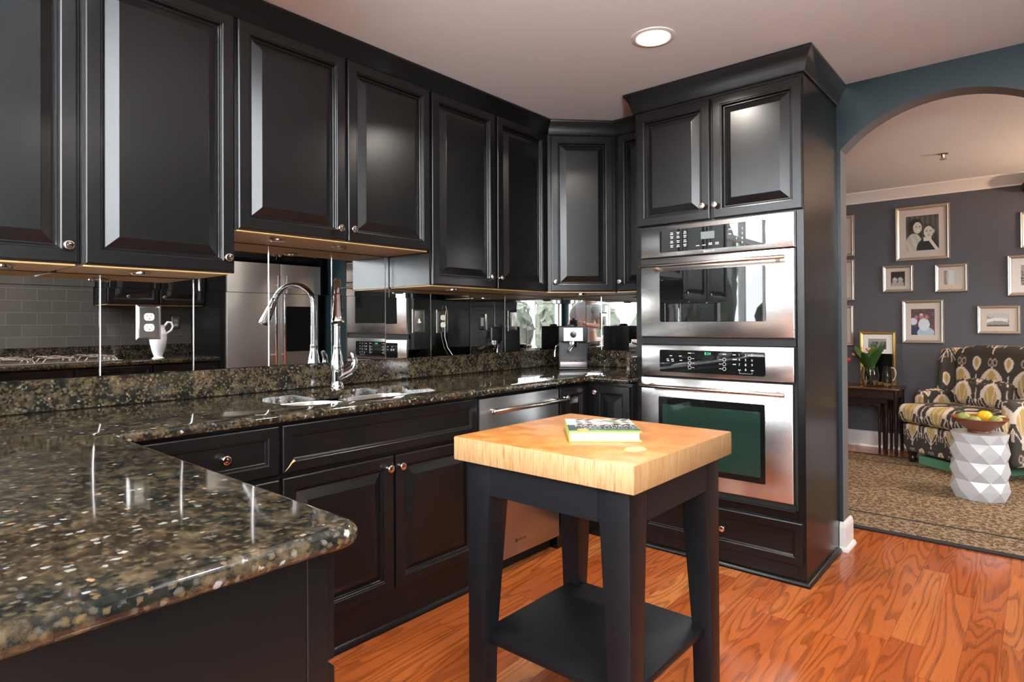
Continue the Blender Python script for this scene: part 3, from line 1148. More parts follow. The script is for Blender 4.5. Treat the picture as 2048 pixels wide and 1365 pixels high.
# upper speed oven
t = thing('microwave_oven', 'stainless built-in microwave oven, upper of the two ovens, with dark keypad panel', 'microwave oven', (1.373, -0.3, 1.11))
bm = nb()
fbox(bm, WORLD, 0.986, 1.760, 0.03, TY - 0.004, 1.084, 1.700)
obj('oven_body', bm, 'gap', t, smooth=0)
cp = steel_front(t, 'control_panel', WORLD, 0.985, 1.761, 1.538, 1.698, TY - 0.003, 0.632)
bm = nb()
round_plate(bm, WORLD, 1.098, 1.636, 1.561, 1.675, 0.6321, 0.6335, 0.008)
obj('keypad_panel', bm, 'oven_glass', cp, smooth=30)
bm = nb()
dd = -0.6338
for j, zz in enumerate((1.652, 1.632, 1.609, 1.587)):
    for k, xx in enumerate((1.166, 1.201, 1.238)):
        for q in range(2):
            w = 0.013 + 0.004 * ((j + k + q) % 2)
            fbox(bm, WORLD, xx - w / 2, xx + w / 2, 0.6336, 0.6340, zz + 0.005 - 0.008 * q, zz + 0.0085 - 0.008 * q)
for k, xx in enumerate((1.306, 1.338, 1.371, 1.405)):
    for q in range(1 + k // 2):
        fbox(bm, WORLD, xx - 0.009, xx + 0.009, 0.6336, 0.6340, 1.580 + 0.007 * q, 1.5835 + 0.007 * q)
for s, xx, zz in (('1', 1.497, 1.640), ('2', 1.525, 1.640), ('3', 1.553, 1.640), ('4', 1.497, 1.617), ('5', 1.525, 1.617), ('6', 1.553, 1.617),
                  ('7', 1.497, 1.594), ('8', 1.525, 1.594), ('9', 1.553, 1.594), ('0', 1.525, 1.573)):
    text(bm, s, 0.015, (xx, dd, zz), R_, U_, 0.0004)
for zz in (1.645, 1.622):
    fbox(bm, WORLD, 1.462, 1.476, 0.6336, 0.6340, zz, zz + 0.004)
obj('lettering', bm, 'white_print', cp, smooth=0, recalc=False)
bm = nb()
fbox(bm, WORLD, 1.322, 1.392, 0.6336, 0.6340, 1.612, 1.648)
obj('display', bm, 'grey_print', cp, smooth=0)
bm = nb()
text(bm, 'JENN-AIR', 0.0112, (1.346, -0.6324, 1.5470), R_, U_, 0.0006)
fbox(bm, WORLD, 1.336, 1.343, 0.6322, 0.6328, 1.5465, 1.5555)
obj('brand_lettering', bm, 'white_print', cp, smooth=0, recalc=False)
dr = steel_front(t, 'door', WORLD, 0.985, 1.760, 1.122, 1.532, TY - 0.003, 0.634)
bm = nb()
round_plate(bm, WORLD, 1.097, 1.636, 1.200, 1.463, 0.6341, 0.6360, 0.010)
obj('door_glass', bm, 'oven_glass', dr, smooth=30)
bar_handle(dr, WORLD, 1.012, 1.735, 0.634, 0.690, 1.490)
bm = nb()
fbox(bm, WORLD, 0.986, 1.760, TY - 0.004, 0.612, 1.084, 1.120)
for k in range(6):
    fbox(bm, WORLD, 1.10 + 0.085 * k, 1.165 + 0.085 * k, 0.6122, 0.614, 1.101, 1.104)
obj('vent_trim', bm, 'gap', t, smooth=0)

# lower oven
t = thing('built_in_oven', 'stainless built-in wall oven, lower of the two, with green-tinted door window', 'oven', (1.373, -0.3, 0.335))
bm = nb()
fbox(bm, WORLD, 0.986, 1.760, 0.03, TY - 0.004, 0.332, 1.082)
obj('oven_body', bm, 'gap', t, smooth=0)
cp = steel_front(t, 'control_panel', WORLD, 0.985, 1.757, 0.920, 1.0815, TY - 0.003, 0.632)
bm = nb()
round_plate(bm, WORLD, 1.093, 1.631, 0.942, 1.056, 0.6321, 0.6335, 0.008)
obj('keypad_panel', bm, 'oven_glass', cp, smooth=30)
bm = nb()


def ringmark(bm, x, z, r, w=0.0016, n=20):
    a = [bm.verts.new(WORLD.p(x + r * math.cos(q), 0.6340, z + r * math.sin(q))) for q in (2 * math.pi * k / n for k in range(n))]
    b = [bm.verts.new(WORLD.p(x + (r - w) * math.cos(q), 0.6340, z + (r - w) * math.sin(q))) for q in (2 * math.pi * k / n for k in range(n))]
    for k in range(n):
        bm.faces.new((a[k], a[(k + 1) % n], b[(k + 1) % n], b[k]))


for zz in (1.015, 0.993, 0.970):
    ringmark(bm, 1.259, zz, 0.0088)
    ringmark(bm, 1.437, zz, 0.0088)
    fbox(bm, WORLD, 1.271, 1.284, 0.6338, 0.6340, zz - 0.001, zz + 0.001)
    fbox(bm, WORLD, 1.410, 1.425, 0.6338, 0.6340, zz - 0.001, zz + 0.001)
fbox(bm, WORLD, 1.250, 1.268, 0.6338, 0.6340, 1.040, 1.0435)
fbox(bm, WORLD, 1.271, 1.286, 0.6338, 0.6340, 1.0415, 1.0425)
fbox(bm, WORLD, 1.428, 1.446, 0.6338, 0.6340, 1.040, 1.0435)
fbox(bm, WORLD, 1.408, 1.425, 0.6338, 0.6340, 1.0415, 1.0425)
for s, cx in (('1', 0), ('2', 1), ('3', 2), ('4', 3), ('5', 4), ('6', 5), ('7', 6), ('8', 7), ('9', 8), ('0', 10)):
    text(bm, s, 0.016, (1.510 + 0.030 * (cx % 3), dd, 1.035 - 0.0235 * (cx // 3)), R_, U_, 0.0004, align='CENTER')
for k, zz in enumerate((1.038, 1.015, 0.992)):
    fbox(bm, WORLD, 1.478, 1.494 + 0.004 * (k % 2), 0.6338, 0.6340, zz, zz + 0.0035)
for x0_, zz in ((1.150, 1.024), (1.202, 1.024), (1.132, 1.006), (1.158, 1.006), (1.205, 1.002), (1.134, 0.998), (1.160, 0.997)):
    fbox(bm, WORLD, x0_, x0_ + 0.014, 0.6338, 0.6340, zz, zz + 0.0035)
fbox(bm, WORLD, 1.504, 1.517, 0.6338, 0.6340, 0.9665, 0.9695)
fbox(bm, WORLD, 1.564, 1.577, 0.6338, 0.6340, 0.9665, 0.9695)
fbox(bm, WORLD, 1.510, 1.5108, 0.6338, 0.6340, 0.952, 0.965)
fbox(bm, WORLD, 1.570, 1.5708, 0.6338, 0.6340, 0.952, 0.965)
fbox(bm, WORLD, 1.510, 1.5708, 0.6338, 0.6340, 0.951, 0.952)
obj('lettering', bm, 'white_print', cp, smooth=0, recalc=False)
bm = nb()
text(bm, '8:24', 0.019, (1.337, dd, 1.0355), R_, U_, 0.0004)
obj('clock_digits', bm, 'led', cp, smooth=0, recalc=False, label='glowing green clock digits')
dr = steel_front(t, 'door', WORLD, 0.983, 1.752, 0.368, 0.9125, TY - 0.003, 0.634)
bm = nb()
round_plate(bm, WORLD, 1.086, 1.628, 0.440, 0.812, 0.6341, 0.6356, 0.006)
obj('door_glass', bm, 'oven_glass', dr, smooth=30)
bm = nb()
round_plate(bm, WORLD, 1.108, 1.606, 0.468, 0.774, 0.6357, 0.6362, 0.004)
obj('inner_window', bm, 'green_glass', dr, smooth=30, label='green-tinted inner window')
bar_handle(dr, WORLD, 1.006, 1.731, 0.634, 0.690, 0.868)
bm = nb()
fbox(bm, WORLD, 0.987, 1.754, TY - 0.004, 0.609, 0.332, 0.364)
fbox(bm, WORLD, 0.987, 1.754, 0.6092, 0.622, 0.332, 0.337)
obj('vent_trim', bm, 'gap', t, smooth=0)

# ---------------- base cabinets on the sink wall
BF = 0.655


def base_thing(label, loc, fr):
    return thing('base_cabinet', label, 'kitchen cabinet', loc, fr.rz(), 'black base cabinets')


t = base_thing('black base drawer cabinet tucked between the sink cabinet and the peninsula', (0.33, -2.75, 0), SINK)
bm = nb()
fbox(bm, SINK, -3.000, -2.5135, 0.0005, BF, 0.0, 0.866)
obj('cabinet_body', bm, 'black', t, smooth=0)
bm = nb()
panel_door(bm, SINK, -2.990, -2.519, 0.695, 0.857, BF + 0.001, FLATP)
d_ = obj('drawer', bm, 'black', t, smooth=0)
knob(d_, SINK, -2.700, BF + 0.011, 0.776)
bm = nb()
panel_door(bm, SINK, -2.990, -2.519, 0.420, 0.678, BF + 0.001, FLATP)
d_ = obj('drawer', bm, 'black', t, smooth=0)
knob(d_, SINK, -2.755, BF + 0.011, 0.55)
bm = nb()
panel_door(bm, SINK, -2.990, -2.519, 0.153, 0.405, BF + 0.001, FLATP)
d_ = obj('drawer', bm, 'black', t, smooth=0)
knob(d_, SINK, -2.755, BF + 0.011, 0.28)

t = base_thing('black sink base cabinet with false drawer front and a pair of knobbed doors', (0.33, -2.04, 0), SINK)
bm = nb()
fbox(bm, SINK, -2.513, -2.495, 0.0005, BF, 0.0, 0.866)
fbox(bm, SINK, -1.580, -1.562, 0.0005, BF, 0.0, 0.866)
fbox(bm, SINK, -2.495, -1.580, 0.0005, 0.015, 0.0, 0.866)
fbox(bm, SINK, -2.495, -1.580, 0.015, BF - 0.02, 0.10, 0.118)
fbox(bm, SINK, -2.495, -1.580, BF - 0.02, BF, 0.0, 0.16)
fbox(bm, SINK, -2.495, -1.580, BF - 0.02, BF, 0.670, 0.866)
fbox(bm, SINK, -2.055, -2.017, BF - 0.02, BF, 0.16, 0.670)
obj('cabinet_body', bm, 'black', t, smooth=0)
bm = nb()
panel_door(bm, SINK, -2.507, -1.570, 0.695, 0.857, BF + 0.001, FLATP)
ff = obj('false_drawer_front', bm, 'black', t, smooth=0)
bm = nb()
tube(bm, [SINK.p(-2.464, BF + 0.0195, 0.733), SINK.p(-2.474, BF + 0.0205, 0.728), SINK.p(-2.484, BF + 0.0205, 0.716), SINK.p(-2.500, BF + 0.0200, 0.700)], [0.0045, 0.003, 0.002, 0.001], 6)
obj('worn_edge', bm, 'worn_wood', ff, smooth=0, label='bare wood showing through chipped black paint')
door(t, SINK, -2.507, -2.041, 0.153, 0.679, BF + 0.001, (-2.073, 0.636))
door(t, SINK, -2.031, -1.570, 0.153, 0.679, BF + 0.001, (-2.014, 0.636))
bm = nb()
sweep(bm, [(BF, -3.000), (BF, -1.562)], [(o_ * 0.8 + 0.0005, z) for o_, z in SHOE])
o = obj('base_moulding', bm, 'black', smooth=30, origin=(BF, -2.28, 0))
tag(o, 'black shoe moulding on the floor along the sink base cabinets', 'moulding')

# dishwasher
t = thing('dishwasher', 'stainless dishwasher with a bar handle, right of the sink base cabinet', 'dishwasher', (0.33, -1.254, 0), SINK.rz())
bm = nb()
fbox(bm, SINK, -1.5605, -0.9495, 0.02, BF - 0.045, 0.0005, 0.865)
obj('tub', bm, 'gap', t, smooth=0)
dw = steel_front(t, 'door', SINK, -1.556, -0.953, 0.075, 0.852, BF - 0.044, BF + 0.020, 'dish_steel')
bar_handle(dw, SINK, -1.527, -0.944, BF + 0.020, BF + 0.078, 0.796, 0.0100, 0.055)
bm = nb()
text(bm, 'JENN-AIR', 0.0150, SINK.p(-1.292, BF + 0.0202, 0.141), (0, 1, 0), U_, 0.0006)
fbox(bm, SINK, -1.310, -1.297, BF + 0.0201, BF + 0.0208, 0.1385, 0.1545)
obj('brand_lettering', bm, 'dark_print', dw, smooth=0, recalc=False)

# corner base cabinet (two faces of one unit)
t = base_thing('black L-shaped corner base cabinet in the angle below the espresso machine', (0.33, -0.4, 0), SINK)
bm = nb()
prism(bm, [(0.0005, -0.9490), (BF, -0.9490), (BF, -0.6450), (0.9395, -0.6450), (0.9395, -0.0005), (0.0005, -0.0005)], 0.0, 0.866)
obj('cabinet_body', bm, 'black', t, smooth=0)
door(t, SINK, -0.940, -0.690, 0.153, 0.852, BF + 0.001, (-0.905, 0.800))
door(t, WORLD, 0.700, 0.930, 0.153, 0.852, 0.646, (0.722, 0.812))

# peninsula cabinet
t = thing('peninsula_cabinet', 'black peninsula base cabinet in the lower left under the near granite top', 'kitchen cabinet', (0.9, -3.35, 0), 0, 'black base cabinets')
bm = nb()
box(bm, 0.0005, 1.790, -3.640, -3.046, 0.0, 0.866)
obj('cabinet_body', bm, 'black', t, smooth=0)
bm = nb()
box(bm, 1.7905, 1.7945, -3.640, -3.046, 0.0, 0.866)
box(bm, 1.7946, 1.7975, -3.080, -3.046, 0.0, 0.866, 0.001, 1)
obj('end_panel', bm, 'black', t, smooth=0)
PEN = Fr((0, -3.046, 0), (-1, 0, 0), (0, 1, 0))
door(t, PEN, -1.784, -1.250, 0.690, 0.857, 0.001, (-1.517, 0.776), FLATP, 'drawer')
door(t, PEN, -1.784, -1.250, 0.153, 0.678, 0.001, (-1.290, 0.630))
door(t, PEN, -1.240, -0.720, 0.690, 0.857, 0.001, (-0.98, 0.776), FLATP, 'drawer')
door(t, PEN, -1.240, -0.720, 0.153, 0.678, 0.001, (-1.20, 0.630))


# ---------------- granite worktop
def offset_poly(poly, d):
    n = len(poly)
    out = []
    for i in range(n):
        p0, p1, p2 = Vector(poly[i - 1]), Vector(poly[i]), Vector(poly[(i + 1) % n])
        n1 = Vector(((p1 - p0).y, -(p1 - p0).x)).normalized()
        n2 = Vector(((p2 - p1).y, -(p2 - p1).x)).normalized()
        m = (n1 + n2)
        if m.length < 1e-6:
            m = n1
        m.normalize()
        k = 1 / max(0.3, m.dot(n1))
        q = p1 - m * d * k          # inward for a counter-clockwise polygon
        out.append((q.x, q.y))
    return out


def round_corner(poly, radii, n=8):
    out = []
    m = len(poly)
    for i in range(m):
        r = radii[i]
        p0, p1, p2 = Vector(poly[i - 1]), Vector(poly[i]), Vector(poly[(i + 1) % m])
        if r <= 0:
            out.append((p1.x, p1.y))
            continue
        a = (p0 - p1).normalized()
        b = (p2 - p1).normalized()
        for k in range(n + 1):
            s = k / n
            # quadratic blend through the corner
            q = (p1 + a * r) * (1 - s) ** 2 + p1 * 2 * s * (1 - s) * 1.0 + (p1 + b * r) * s ** 2
            out.append((q.x, q.y))
    return out


CT, CB = 0.902, 0.868
plan = [(0.001, -3.660), (1.838, -3.660), (1.838, -3.003), (0.698, -3.003), (0.698, -0.688), (0.9385, -0.688), (0.9385, -0.001), (0.001, -0.001)]
plan = round_corner(plan, [0, 0.03, 0.045, 0.02, 0.03, 0, 0, 0])
hole = round_corner([(0.232, -2.410), (0.592, -2.410), (0.592, -1.682), (0.232, -1.682)], [0.12] * 4, 10)
bm = nb()
hgt = CT - CB
prof = []
for k in range(9):
    a = math.pi / 2 - math.pi * k / 8
    prof.append((0.016 * (1 - math.cos(a)), (CT + CB) / 2 + hgt / 2 * math.sin(a)))
rings = [[Vector((x, y, z)) for x, y in offset_poly(plan, ins)] for ins, z in prof]
prev = None
ringv = []
for rg in rings:
    ringv.append([bm.verts.new(p) for p in rg])
for a, b in zip(ringv, ringv[1:]):
    for i in range(len(a)):
        bm.faces.new((a[i], b[i], b[(i + 1) % len(a)], a[(i + 1) % len(a)]))
ht = [bm.verts.new((x, y, CT)) for x, y in hole]
hb = [bm.verts.new((x, y, CB)) for x, y in hole]
for i in range(len(ht)):
    bm.faces.new((ht[i], ht[(i + 1) % len(ht)], hb[(i + 1) % len(ht)], hb[i]))
for outer, inner in ((ringv[0], ht), (ringv[-1], hb)):
    es = []
    for lp in (outer, inner):
        for i in range(len(lp)):
            e = bm.edges.get((lp[i], lp[(i + 1) % len(lp)])) or bm.edges.new((lp[i], lp[(i + 1) % len(lp)]))
            es.append(e)
    bmesh.ops.triangle_fill(bm, edges=es, use_beauty=True)
o = obj('granite_worktop', bm, 'granite', smooth=40, origin=(0.35, -2.0, CB))
tag(o, 'polished dark brown granite worktop wrapping the sink wall, corner and peninsula', 'worktop')

bm = nb()
box(bm, 0.0005, 0.020, -3.66, -0.0205, CT + 0.0004, 1.0115, 0.0015, 1)
box(bm, 0.0005, 0.9385, -0.020, -0.0005, CT + 0.0004, 1.0115, 0.0015, 1)
o = obj('granite_upstand', bm, 'granite', smooth=0, origin=(0.01, -1.9, CT))
tag(o, 'low dark granite backsplash strip standing on the worktop below the mirror tiles', 'backsplash')
bm = nb()
box(bm, 0.9185, 0.9385, -0.672, -0.0215, CT + 0.0004, 1.0115, 0.0015, 1)
o = obj('granite_side_splash', bm, 'granite', smooth=0, origin=(0.93, -0.35, CT))
tag(o, 'short granite side splash standing against the oven tower', 'backsplash')

# stainless double sink
t = thing('double_sink', 'undermount stainless double-bowl sink set into the granite below the faucet', 'sink', (0.41, -2.045, 0.67))


def bowl(y0, y1, depth, name):
    bm = nb()
    out = round_corner([(0.222, y0), (0.602, y0), (0.602, y1), (0.222, y1)], [0.12] * 4, 8)
    rings = []
    for ins, z in ((-0.004, CB - 0.0006), (0.010, CB - 0.0006), (0.012, CB - 0.004), (0.020, CB - depth * 0.85), (0.032, CB - depth * 0.96), (0.060, CB - depth), (0.12, CB - depth - 0.003)):
        rings.append([Vector((x, y, z)) for x, y in offset_poly(out, ins)])
    loops(bm, rings, False, True)
    o = obj(name, bm, 'sink_steel', t, smooth=50)
    bm = nb()
    cx, cy = 0.41, (y0 + y1) / 2
    lathe(bm, [(0.042, 0.0), (0.042, 0.003), (0.034, 0.004), (0.030, -0.002)], (cx, cy, CB - depth - 0.0025), (0, 0, 1), 24)
    obj('drain', bm, 'chrome', o)


bowl(-2.418, -2.052, 0.20, 'left_bowl')
bowl(-2.040, -1.674, 0.17, 'right_bowl')


# ---------------- mirror tiles
def mirror_wall(name, fr, tiles, label, origin, amp):
    bm = nb()
    for x0, x1, z0, z1 in tiles:
        rnd = random.Random(int(x0 * 1000) + int(z0 * 77))
        ta, tb = rnd.uniform(-amp, amp), rnd.uniform(-amp, amp)
        g, b = 0.0004, 0.0032
        cx, cz = (x0 + x1) / 2, (z0 + z1) / 2
        bh = 0.0010

        def q(x, z, d):
            return fr.p(x, d + ta * (x - cx) + tb * (z - cz), z)
        a = [bm.verts.new(q(x, z, 0.0010)) for x, z in ((x0 + g, z0 + g), (x1 - g, z0 + g), (x1 - g, z1 - g), (x0 + g, z1 - g))]
        m_ = [bm.verts.new(q(x, z, 0.0062)) for x, z in ((x0 + g, z0 + g), (x1 - g, z0 + g), (x1 - g, z1 - g), (x0 + g, z1 - g))]
        c = [bm.verts.new(q(x, z, 0.0076)) for x, z in ((x0 + b, z0 + bh), (x1 - b, z0 + bh), (x1 - b, z1 - bh), (x0 + b, z1 - bh))]
        bm.faces.new(c)
        for i in range(4):
            j = (i + 1) % 4
            bm.faces.new((m_[i], m_[j], c[j], c[i])).material_index = 1
            bm.faces.new((a[i], a[j], m_[j], m_[i])).material_index = 1
    o = obj(name, bm, ['mirror', 'mirror_edge'], smooth=0, origin=origin)
    tag(o, label, 'mirror tiles')


MS = [-3.66, -3.49, -3.172, -2.853, -2.528, -2.210, -1.891, -1.569, -1.254, -0.939, -0.626, -0.314, -0.010]
tl = []
for a, b in zip(MS, MS[1:]):
    tl.append((a, b, 1.0125, 1.336))
    cuts = [a] + [c for c in (-3.475, -2.5065, -1.5455) if a < c < b] + [b]
    for p, q_ in zip(cuts, cuts[1:]):
        top = 1.5475 if (p >= -2.51 and q_ <= -1.54) else 1.3820
        if q_ <= -3.474:
            top = 1.66
        tl.append((p, q_, 1.3362, top))
mirror_wall('mirror_backsplash', SINK, tl, 'mirror tile backsplash with bright seams along the sink wall under the cabinets', (0, -1.9, 1.0125), 0.0022)
tl = []
xs = [0.010, 0.340, 0.660, 0.9385]
for a, b in zip(xs, xs[1:]):
    tl.append((a, b, 1.0125, 1.336))
    tl.append((a, b, 1.3362, 1.3820))
mirror_wall('mirror_backsplash', WORLD, tl, 'mirror tile backsplash on the short corner wall behind the espresso machine', (0.47, 0, 1.0125), 0.0022)


# ---------------- wall plates
def wall_plate(label, fr, x, z, kind, w=0.086, h=0.132, d0=0.0080):
    t = thing('outlet_plate' if kind == 'duplex' else 'switch_plate', label, 'wall outlet' if kind == 'duplex' else 'light switch', tuple(fr.p(x, d0, z)), fr.rz(), 'steel wall plates on the mirror tiles')
    bm = nb()
    rings = []
    for ins, d in ((0, d0), (0, d0 + 0.0015), (0.009, d0 + 0.0070), (0.011, d0 + 0.0072)):
        rings.append([fr.p(x - w / 2 + ins, d, z - h / 2 + ins), fr.p(x + w / 2 - ins, d, z - h / 2 + ins), fr.p(x + w / 2 - ins, d, z + h / 2 - ins), fr.p(x - w / 2 + ins, d, z + h / 2 - ins)])
    loops(bm, rings)
    obj('plate', bm, 'plate', t, smooth=30)
    df = d0 + 0.0072
    if kind == 'duplex':
        for dz in (0.0205, -0.0205):
            bm = nb()
            round_plate(bm, fr, x - 0.0175, x + 0.0175, z + dz - 0.0145, z + dz + 0.0145, df, df + 0.0022, 0.011)
            s_ = obj('socket', bm, 'outlet', t, smooth=30)
            bm = nb()
            dd_ = df + 0.0023
            fbox(bm, fr, x - 0.0075, x - 0.0060, dd_, dd_ + 0.0003, z + dz + 0.0005, z + dz + 0.0075)
            fbox(bm, fr, x - 0.0105, x - 0.0060, dd_, dd_ + 0.0003, z + dz + 0.0033, z + dz + 0.0048)
            fbox(bm, fr, x + 0.0055, x + 0.0070, dd_, dd_ + 0.0003, z + dz + 0.0005, z + dz + 0.0075)
            lathe(bm, [(0.0024, 0), (0.0024, 0.0003)], fr.p(x, dd_, z + dz - 0.0065), fr.n, 10)
            obj('slots', bm, 'gap', s_, smooth=0)
    elif kind == 'toggle':
        bm = nb()
        fbox(bm, fr, x - 0.005, x + 0.005, df, df + 0.0015, z - 0.012, z + 0.012)
        fbox(bm, fr, x - 0.0035, x + 0.0035, df + 0.0015, df + 0.013, z - 0.010, z - 0.002, 0.001, 1)
        obj('toggle', bm, 'outlet', t, smooth=0)
    else:
        bm = nb()
        fbox(bm, fr, x - 0.0165, x + 0.0165, df, df + 0.0025, z - 0.034, z + 0.034, 0.001, 1)
        fbox(bm, fr, x - 0.0125, x + 0.0125, df + 0.0025, df + 0.006, z - 0.030, z + 0.004, 0.001, 1)
        obj('rocker', bm, 'outlet', t, smooth=0)
    return t


wall_plate('steel double outlet plate on the mirror left of the faucet', SINK, -2.692, 1.208, 'duplex')
wall_plate('steel toggle switch plate on the mirror just right of the faucet', SINK, -1.346, 1.212, 'toggle')
wall_plate('steel outlet plate with a thin white cord, on the mirror right of the toggle switch', SINK, -1.168, 1.211, 'duplex')
wall_plate('steel rocker switch plate on the sink wall mirror nearest the espresso machine', SINK, -0.552, 1.212, 'rocker')
wall_plate('steel rocker switch plate on the corner wall mirror beside the oven tower', WORLD, 0.790, 1.212, 'rocker')
bm = nb()
tube(bm, [(0.0185, -1.150, 1.300), (0.026, -1.152, 1.278), (0.022, -1.158, 1.24), (0.024, -1.163, 1.18), (0.021, -1.160, 1.12), (0.022, -1.140, 1.06), (0.026, -1.105, 1.0155)], 0.0014, 8)
o = obj('power_cord', bm, 'outlet', smooth=40, origin=(0.02, -1.15, 1.016))
tag(o, 'thin white cord hanging from the outlet plate on the mirror', 'cord')

# ---------------- faucet
t = thing('kitchen_faucet', 'tall chrome gooseneck pull-down faucet with side lever behind the sink', 'faucet', (0.108, -1.925, CT))
fx, fy = 0.108, -1.925
sd = Vector((0.84, -0.54, 0)).normalized()
B0 = Vector((fx, fy, CT + 0.0005))
bm = nb()
lathe(bm, [(0.031, 0.0), (0.031, 0.004), (0.0285, 0.008), (0.0270, 0.03), (0.0300, 0.07), (0.0305, 0.10), (0.0250, 0.135), (0.0185, 0.165), (0.0172, 0.185), (0.0180, 0.190), (0.0170, 0.196)], B0, (0, 0, 1), 28)
obj('faucet_base', bm, 'chrome', t, smooth=50)
bm = nb()
pts, rads = [], []
zt = 0.385
Rg = 0.104
for k in range(6):
    pts.append(B0 + Vector((0, 0, 0.19 + (zt - 0.19) * k / 5)))
    rads.append(0.0145)
for k in range(1, 19):
    a = math.pi * k / 18 * 0.88
    pts.append(B0 + Vector((0, 0, zt)) + sd * (Rg * (1 - math.cos(a))) + Vector((0, 0, Rg * math.sin(a))))
    rads.append(0.0145)
tube(bm, pts, rads, 18)
obj('gooseneck', bm, 'chrome', t, smooth=60)
e0 = pts[-1]
dr_ = (pts[-1] - pts[-2]).normalized()
bm = nb()
lathe(bm, [(0.0150, -0.002), (0.0185, 0.003), (0.0190, 0.012), (0.0190, 0.040), (0.0205, 0.045), (0.0210, 0.055), (0.0270, 0.118), (0.0285, 0.132), (0.0266, 0.140), (0.012, 0.140)], e0, dr_, 24)
obj('spray_head', bm, 'chrome', t, smooth=50)
bm = nb()
side = Vector((0.30, 0.95, 0)).normalized()
hp = [B0 + Vector((0, 0, h_)) + side * r_ for h_, r_ in ((0.040, 0.006), (0.050, 0.024), (0.058, 0.042), (0.068, 0.060), (0.082, 0.074), (0.098, 0.082), (0.116, 0.084), (0.134, 0.079), (0.150, 0.071), (0.160, 0.065))]
tube(bm, hp, [0.030, 0.029, 0.026, 0.022, 0.0185, 0.016, 0.0145, 0.0135, 0.0125, 0.009], 18)
obj('lever', bm, 'chrome', t, smooth=60)

# ---------------- espresso machine
ang = math.atan2(0.111, 0.148)
ex, ey = 0.318, -0.315
ER = Vector((math.cos(ang), math.sin(ang), 0))
EN = Vector((ER.y, -ER.x, 0))
EF = Fr((ex, ey, 0), ER, EN)
Z0 = CT + 0.0008
t = thing('espresso_machine', 'small black and steel espresso machine in the corner of the worktop', 'espresso machine', (ex, ey, CT), EF.rz())
bm = nb()
fbox(bm, EF, -0.092, 0.092, -0.115, 0.015, Z0, Z0 + 0.272, 0.008)
fbox(bm, EF, -0.092, 0.092, 0.010, 0.080, Z0 + 0.175, Z0 + 0.272, 0.008)
fbox(bm, EF, -0.090, 0.090, 0.005, 0.090, Z0, Z0 + 0.012, 0.004)
obj('machine_body', bm, 'black_dull', t, smooth=30)
bm = nb()
fbox(bm, EF, -0.060, 0.060, 0.0795, 0.0830, Z0 + 0.180, Z0 + 0.264, 0.001, 1)
cpn = obj('front_panel', bm, 'steel', t, smooth=0, label='brushed steel front panel')
bm = nb()
lathe(bm, [(0.021, 0.0), (0.021, 0.010), (0.018, 0.016), (0.002, 0.017)], EF.p(0, 0.0832, Z0 + 0.222), EN, 24)
obj('dial', bm, 'black_gloss', cpn, smooth=40)
bm = nb()
lathe(bm, [(0.030, 0.0), (0.030, 0.010), (0.022, 0.016), (0.001, 0.017)], EF.p(0.0, 0.01, Z0 + 0.2715), (0, 0, 1), 24)
obj('tank_cap', bm, 'black_gloss', t, smooth=40)
bm = nb()
lathe(bm, [(0.030, 0.0), (0.030, -0.016), (0.026, -0.020), (0.026, -0.032), (0.004, -0.034)], EF.p(0, 0.045, Z0 + 0.176), (0, 0, 1), 24)
obj('brew_head', bm, 'chrome', t, smooth=40)
bm = nb()
tube(bm, [EF.p(0, 0.065, Z0 + 0.152), EF.p(-0.012, 0.10, Z0 + 0.146), EF.p(-0.028, 0.150, Z0 + 0.128), EF.p(-0.034, 0.175, Z0 + 0.118)], [0.009, 0.010, 0.013, 0.010], 12)
obj('portafilter_handle', bm, 'steel', t, smooth=60)
bm = nb()
fbox(bm, EF, -0.086, 0.086, 0.016, 0.094, Z0 + 0.0125, Z0 + 0.052, 0.006)
tr_ = obj('drip_tray', bm, 'tray_grey', t, smooth=30)
bm = nb()
fbox(bm, EF, -0.090, 0.090, 0.016, 0.098, Z0 + 0.0525, Z0 + 0.058, 0.002, 1)
obj('drip_grille', bm, 'chrome', tr_, smooth=0)
bm = nb()
tube(bm, [EF.p(-0.093, 0.03, Z0 + 0.155), EF.p(-0.112, 0.045, Z0 + 0.145), EF.p(-0.116, 0.050, Z0 + 0.11), EF.p(-0.118, 0.052, Z0 + 0.080)], [0.005, 0.005, 0.006, 0.0065], 10)
obj('steam_wand', bm, 'chrome', t, smooth=60)

# ---------------- butcher block cart and book
CX0, CX1, CY0, CY1 = 1.268, 1.877, -2.284, -1.684
CZ0, CZ1 = 0.790, 0.860
ca = -0.006
t = thing('kitchen_cart', 'black kitchen cart with thick butcher block top and open lower shelf', 'kitchen cart', ((CX0 + CX1) / 2, (CY0 + CY1) / 2, 0))
bm = nb()
box(bm, CX0, CX1, CY0, CY1, CZ0, CZ1, 0.004, 2)
bm.normal_update()
for f in bm.faces:
    f.material_index = 0 if f.normal.z > 0.6 else 1
obj('butcher_block', bm, ['butcher_top', 'butcher_side'], t, smooth=30, label='thick maple end-grain block')
i_ = 0.030
X0, X1, Y0, Y1 = CX0 + i_, CX1 - i_, CY0 + i_, CY1 - i_
bm = nb()
for (a, b, c, d) in ((X0 + 0.09, X1 - 0.09, Y0, Y0 + 0.022), (X0 + 0.09, X1 - 0.09, Y1 - 0.022, Y1), (X0, X0 + 0.022, Y0 + 0.09, Y1 - 0.09), (X1 - 0.022, X1, Y0 + 0.09, Y1 - 0.09)):
    box(bm, a, b, c, d, 0.697, CZ0 - 0.0003)
obj('apron', bm, 'cart_black', t, smooth=0)
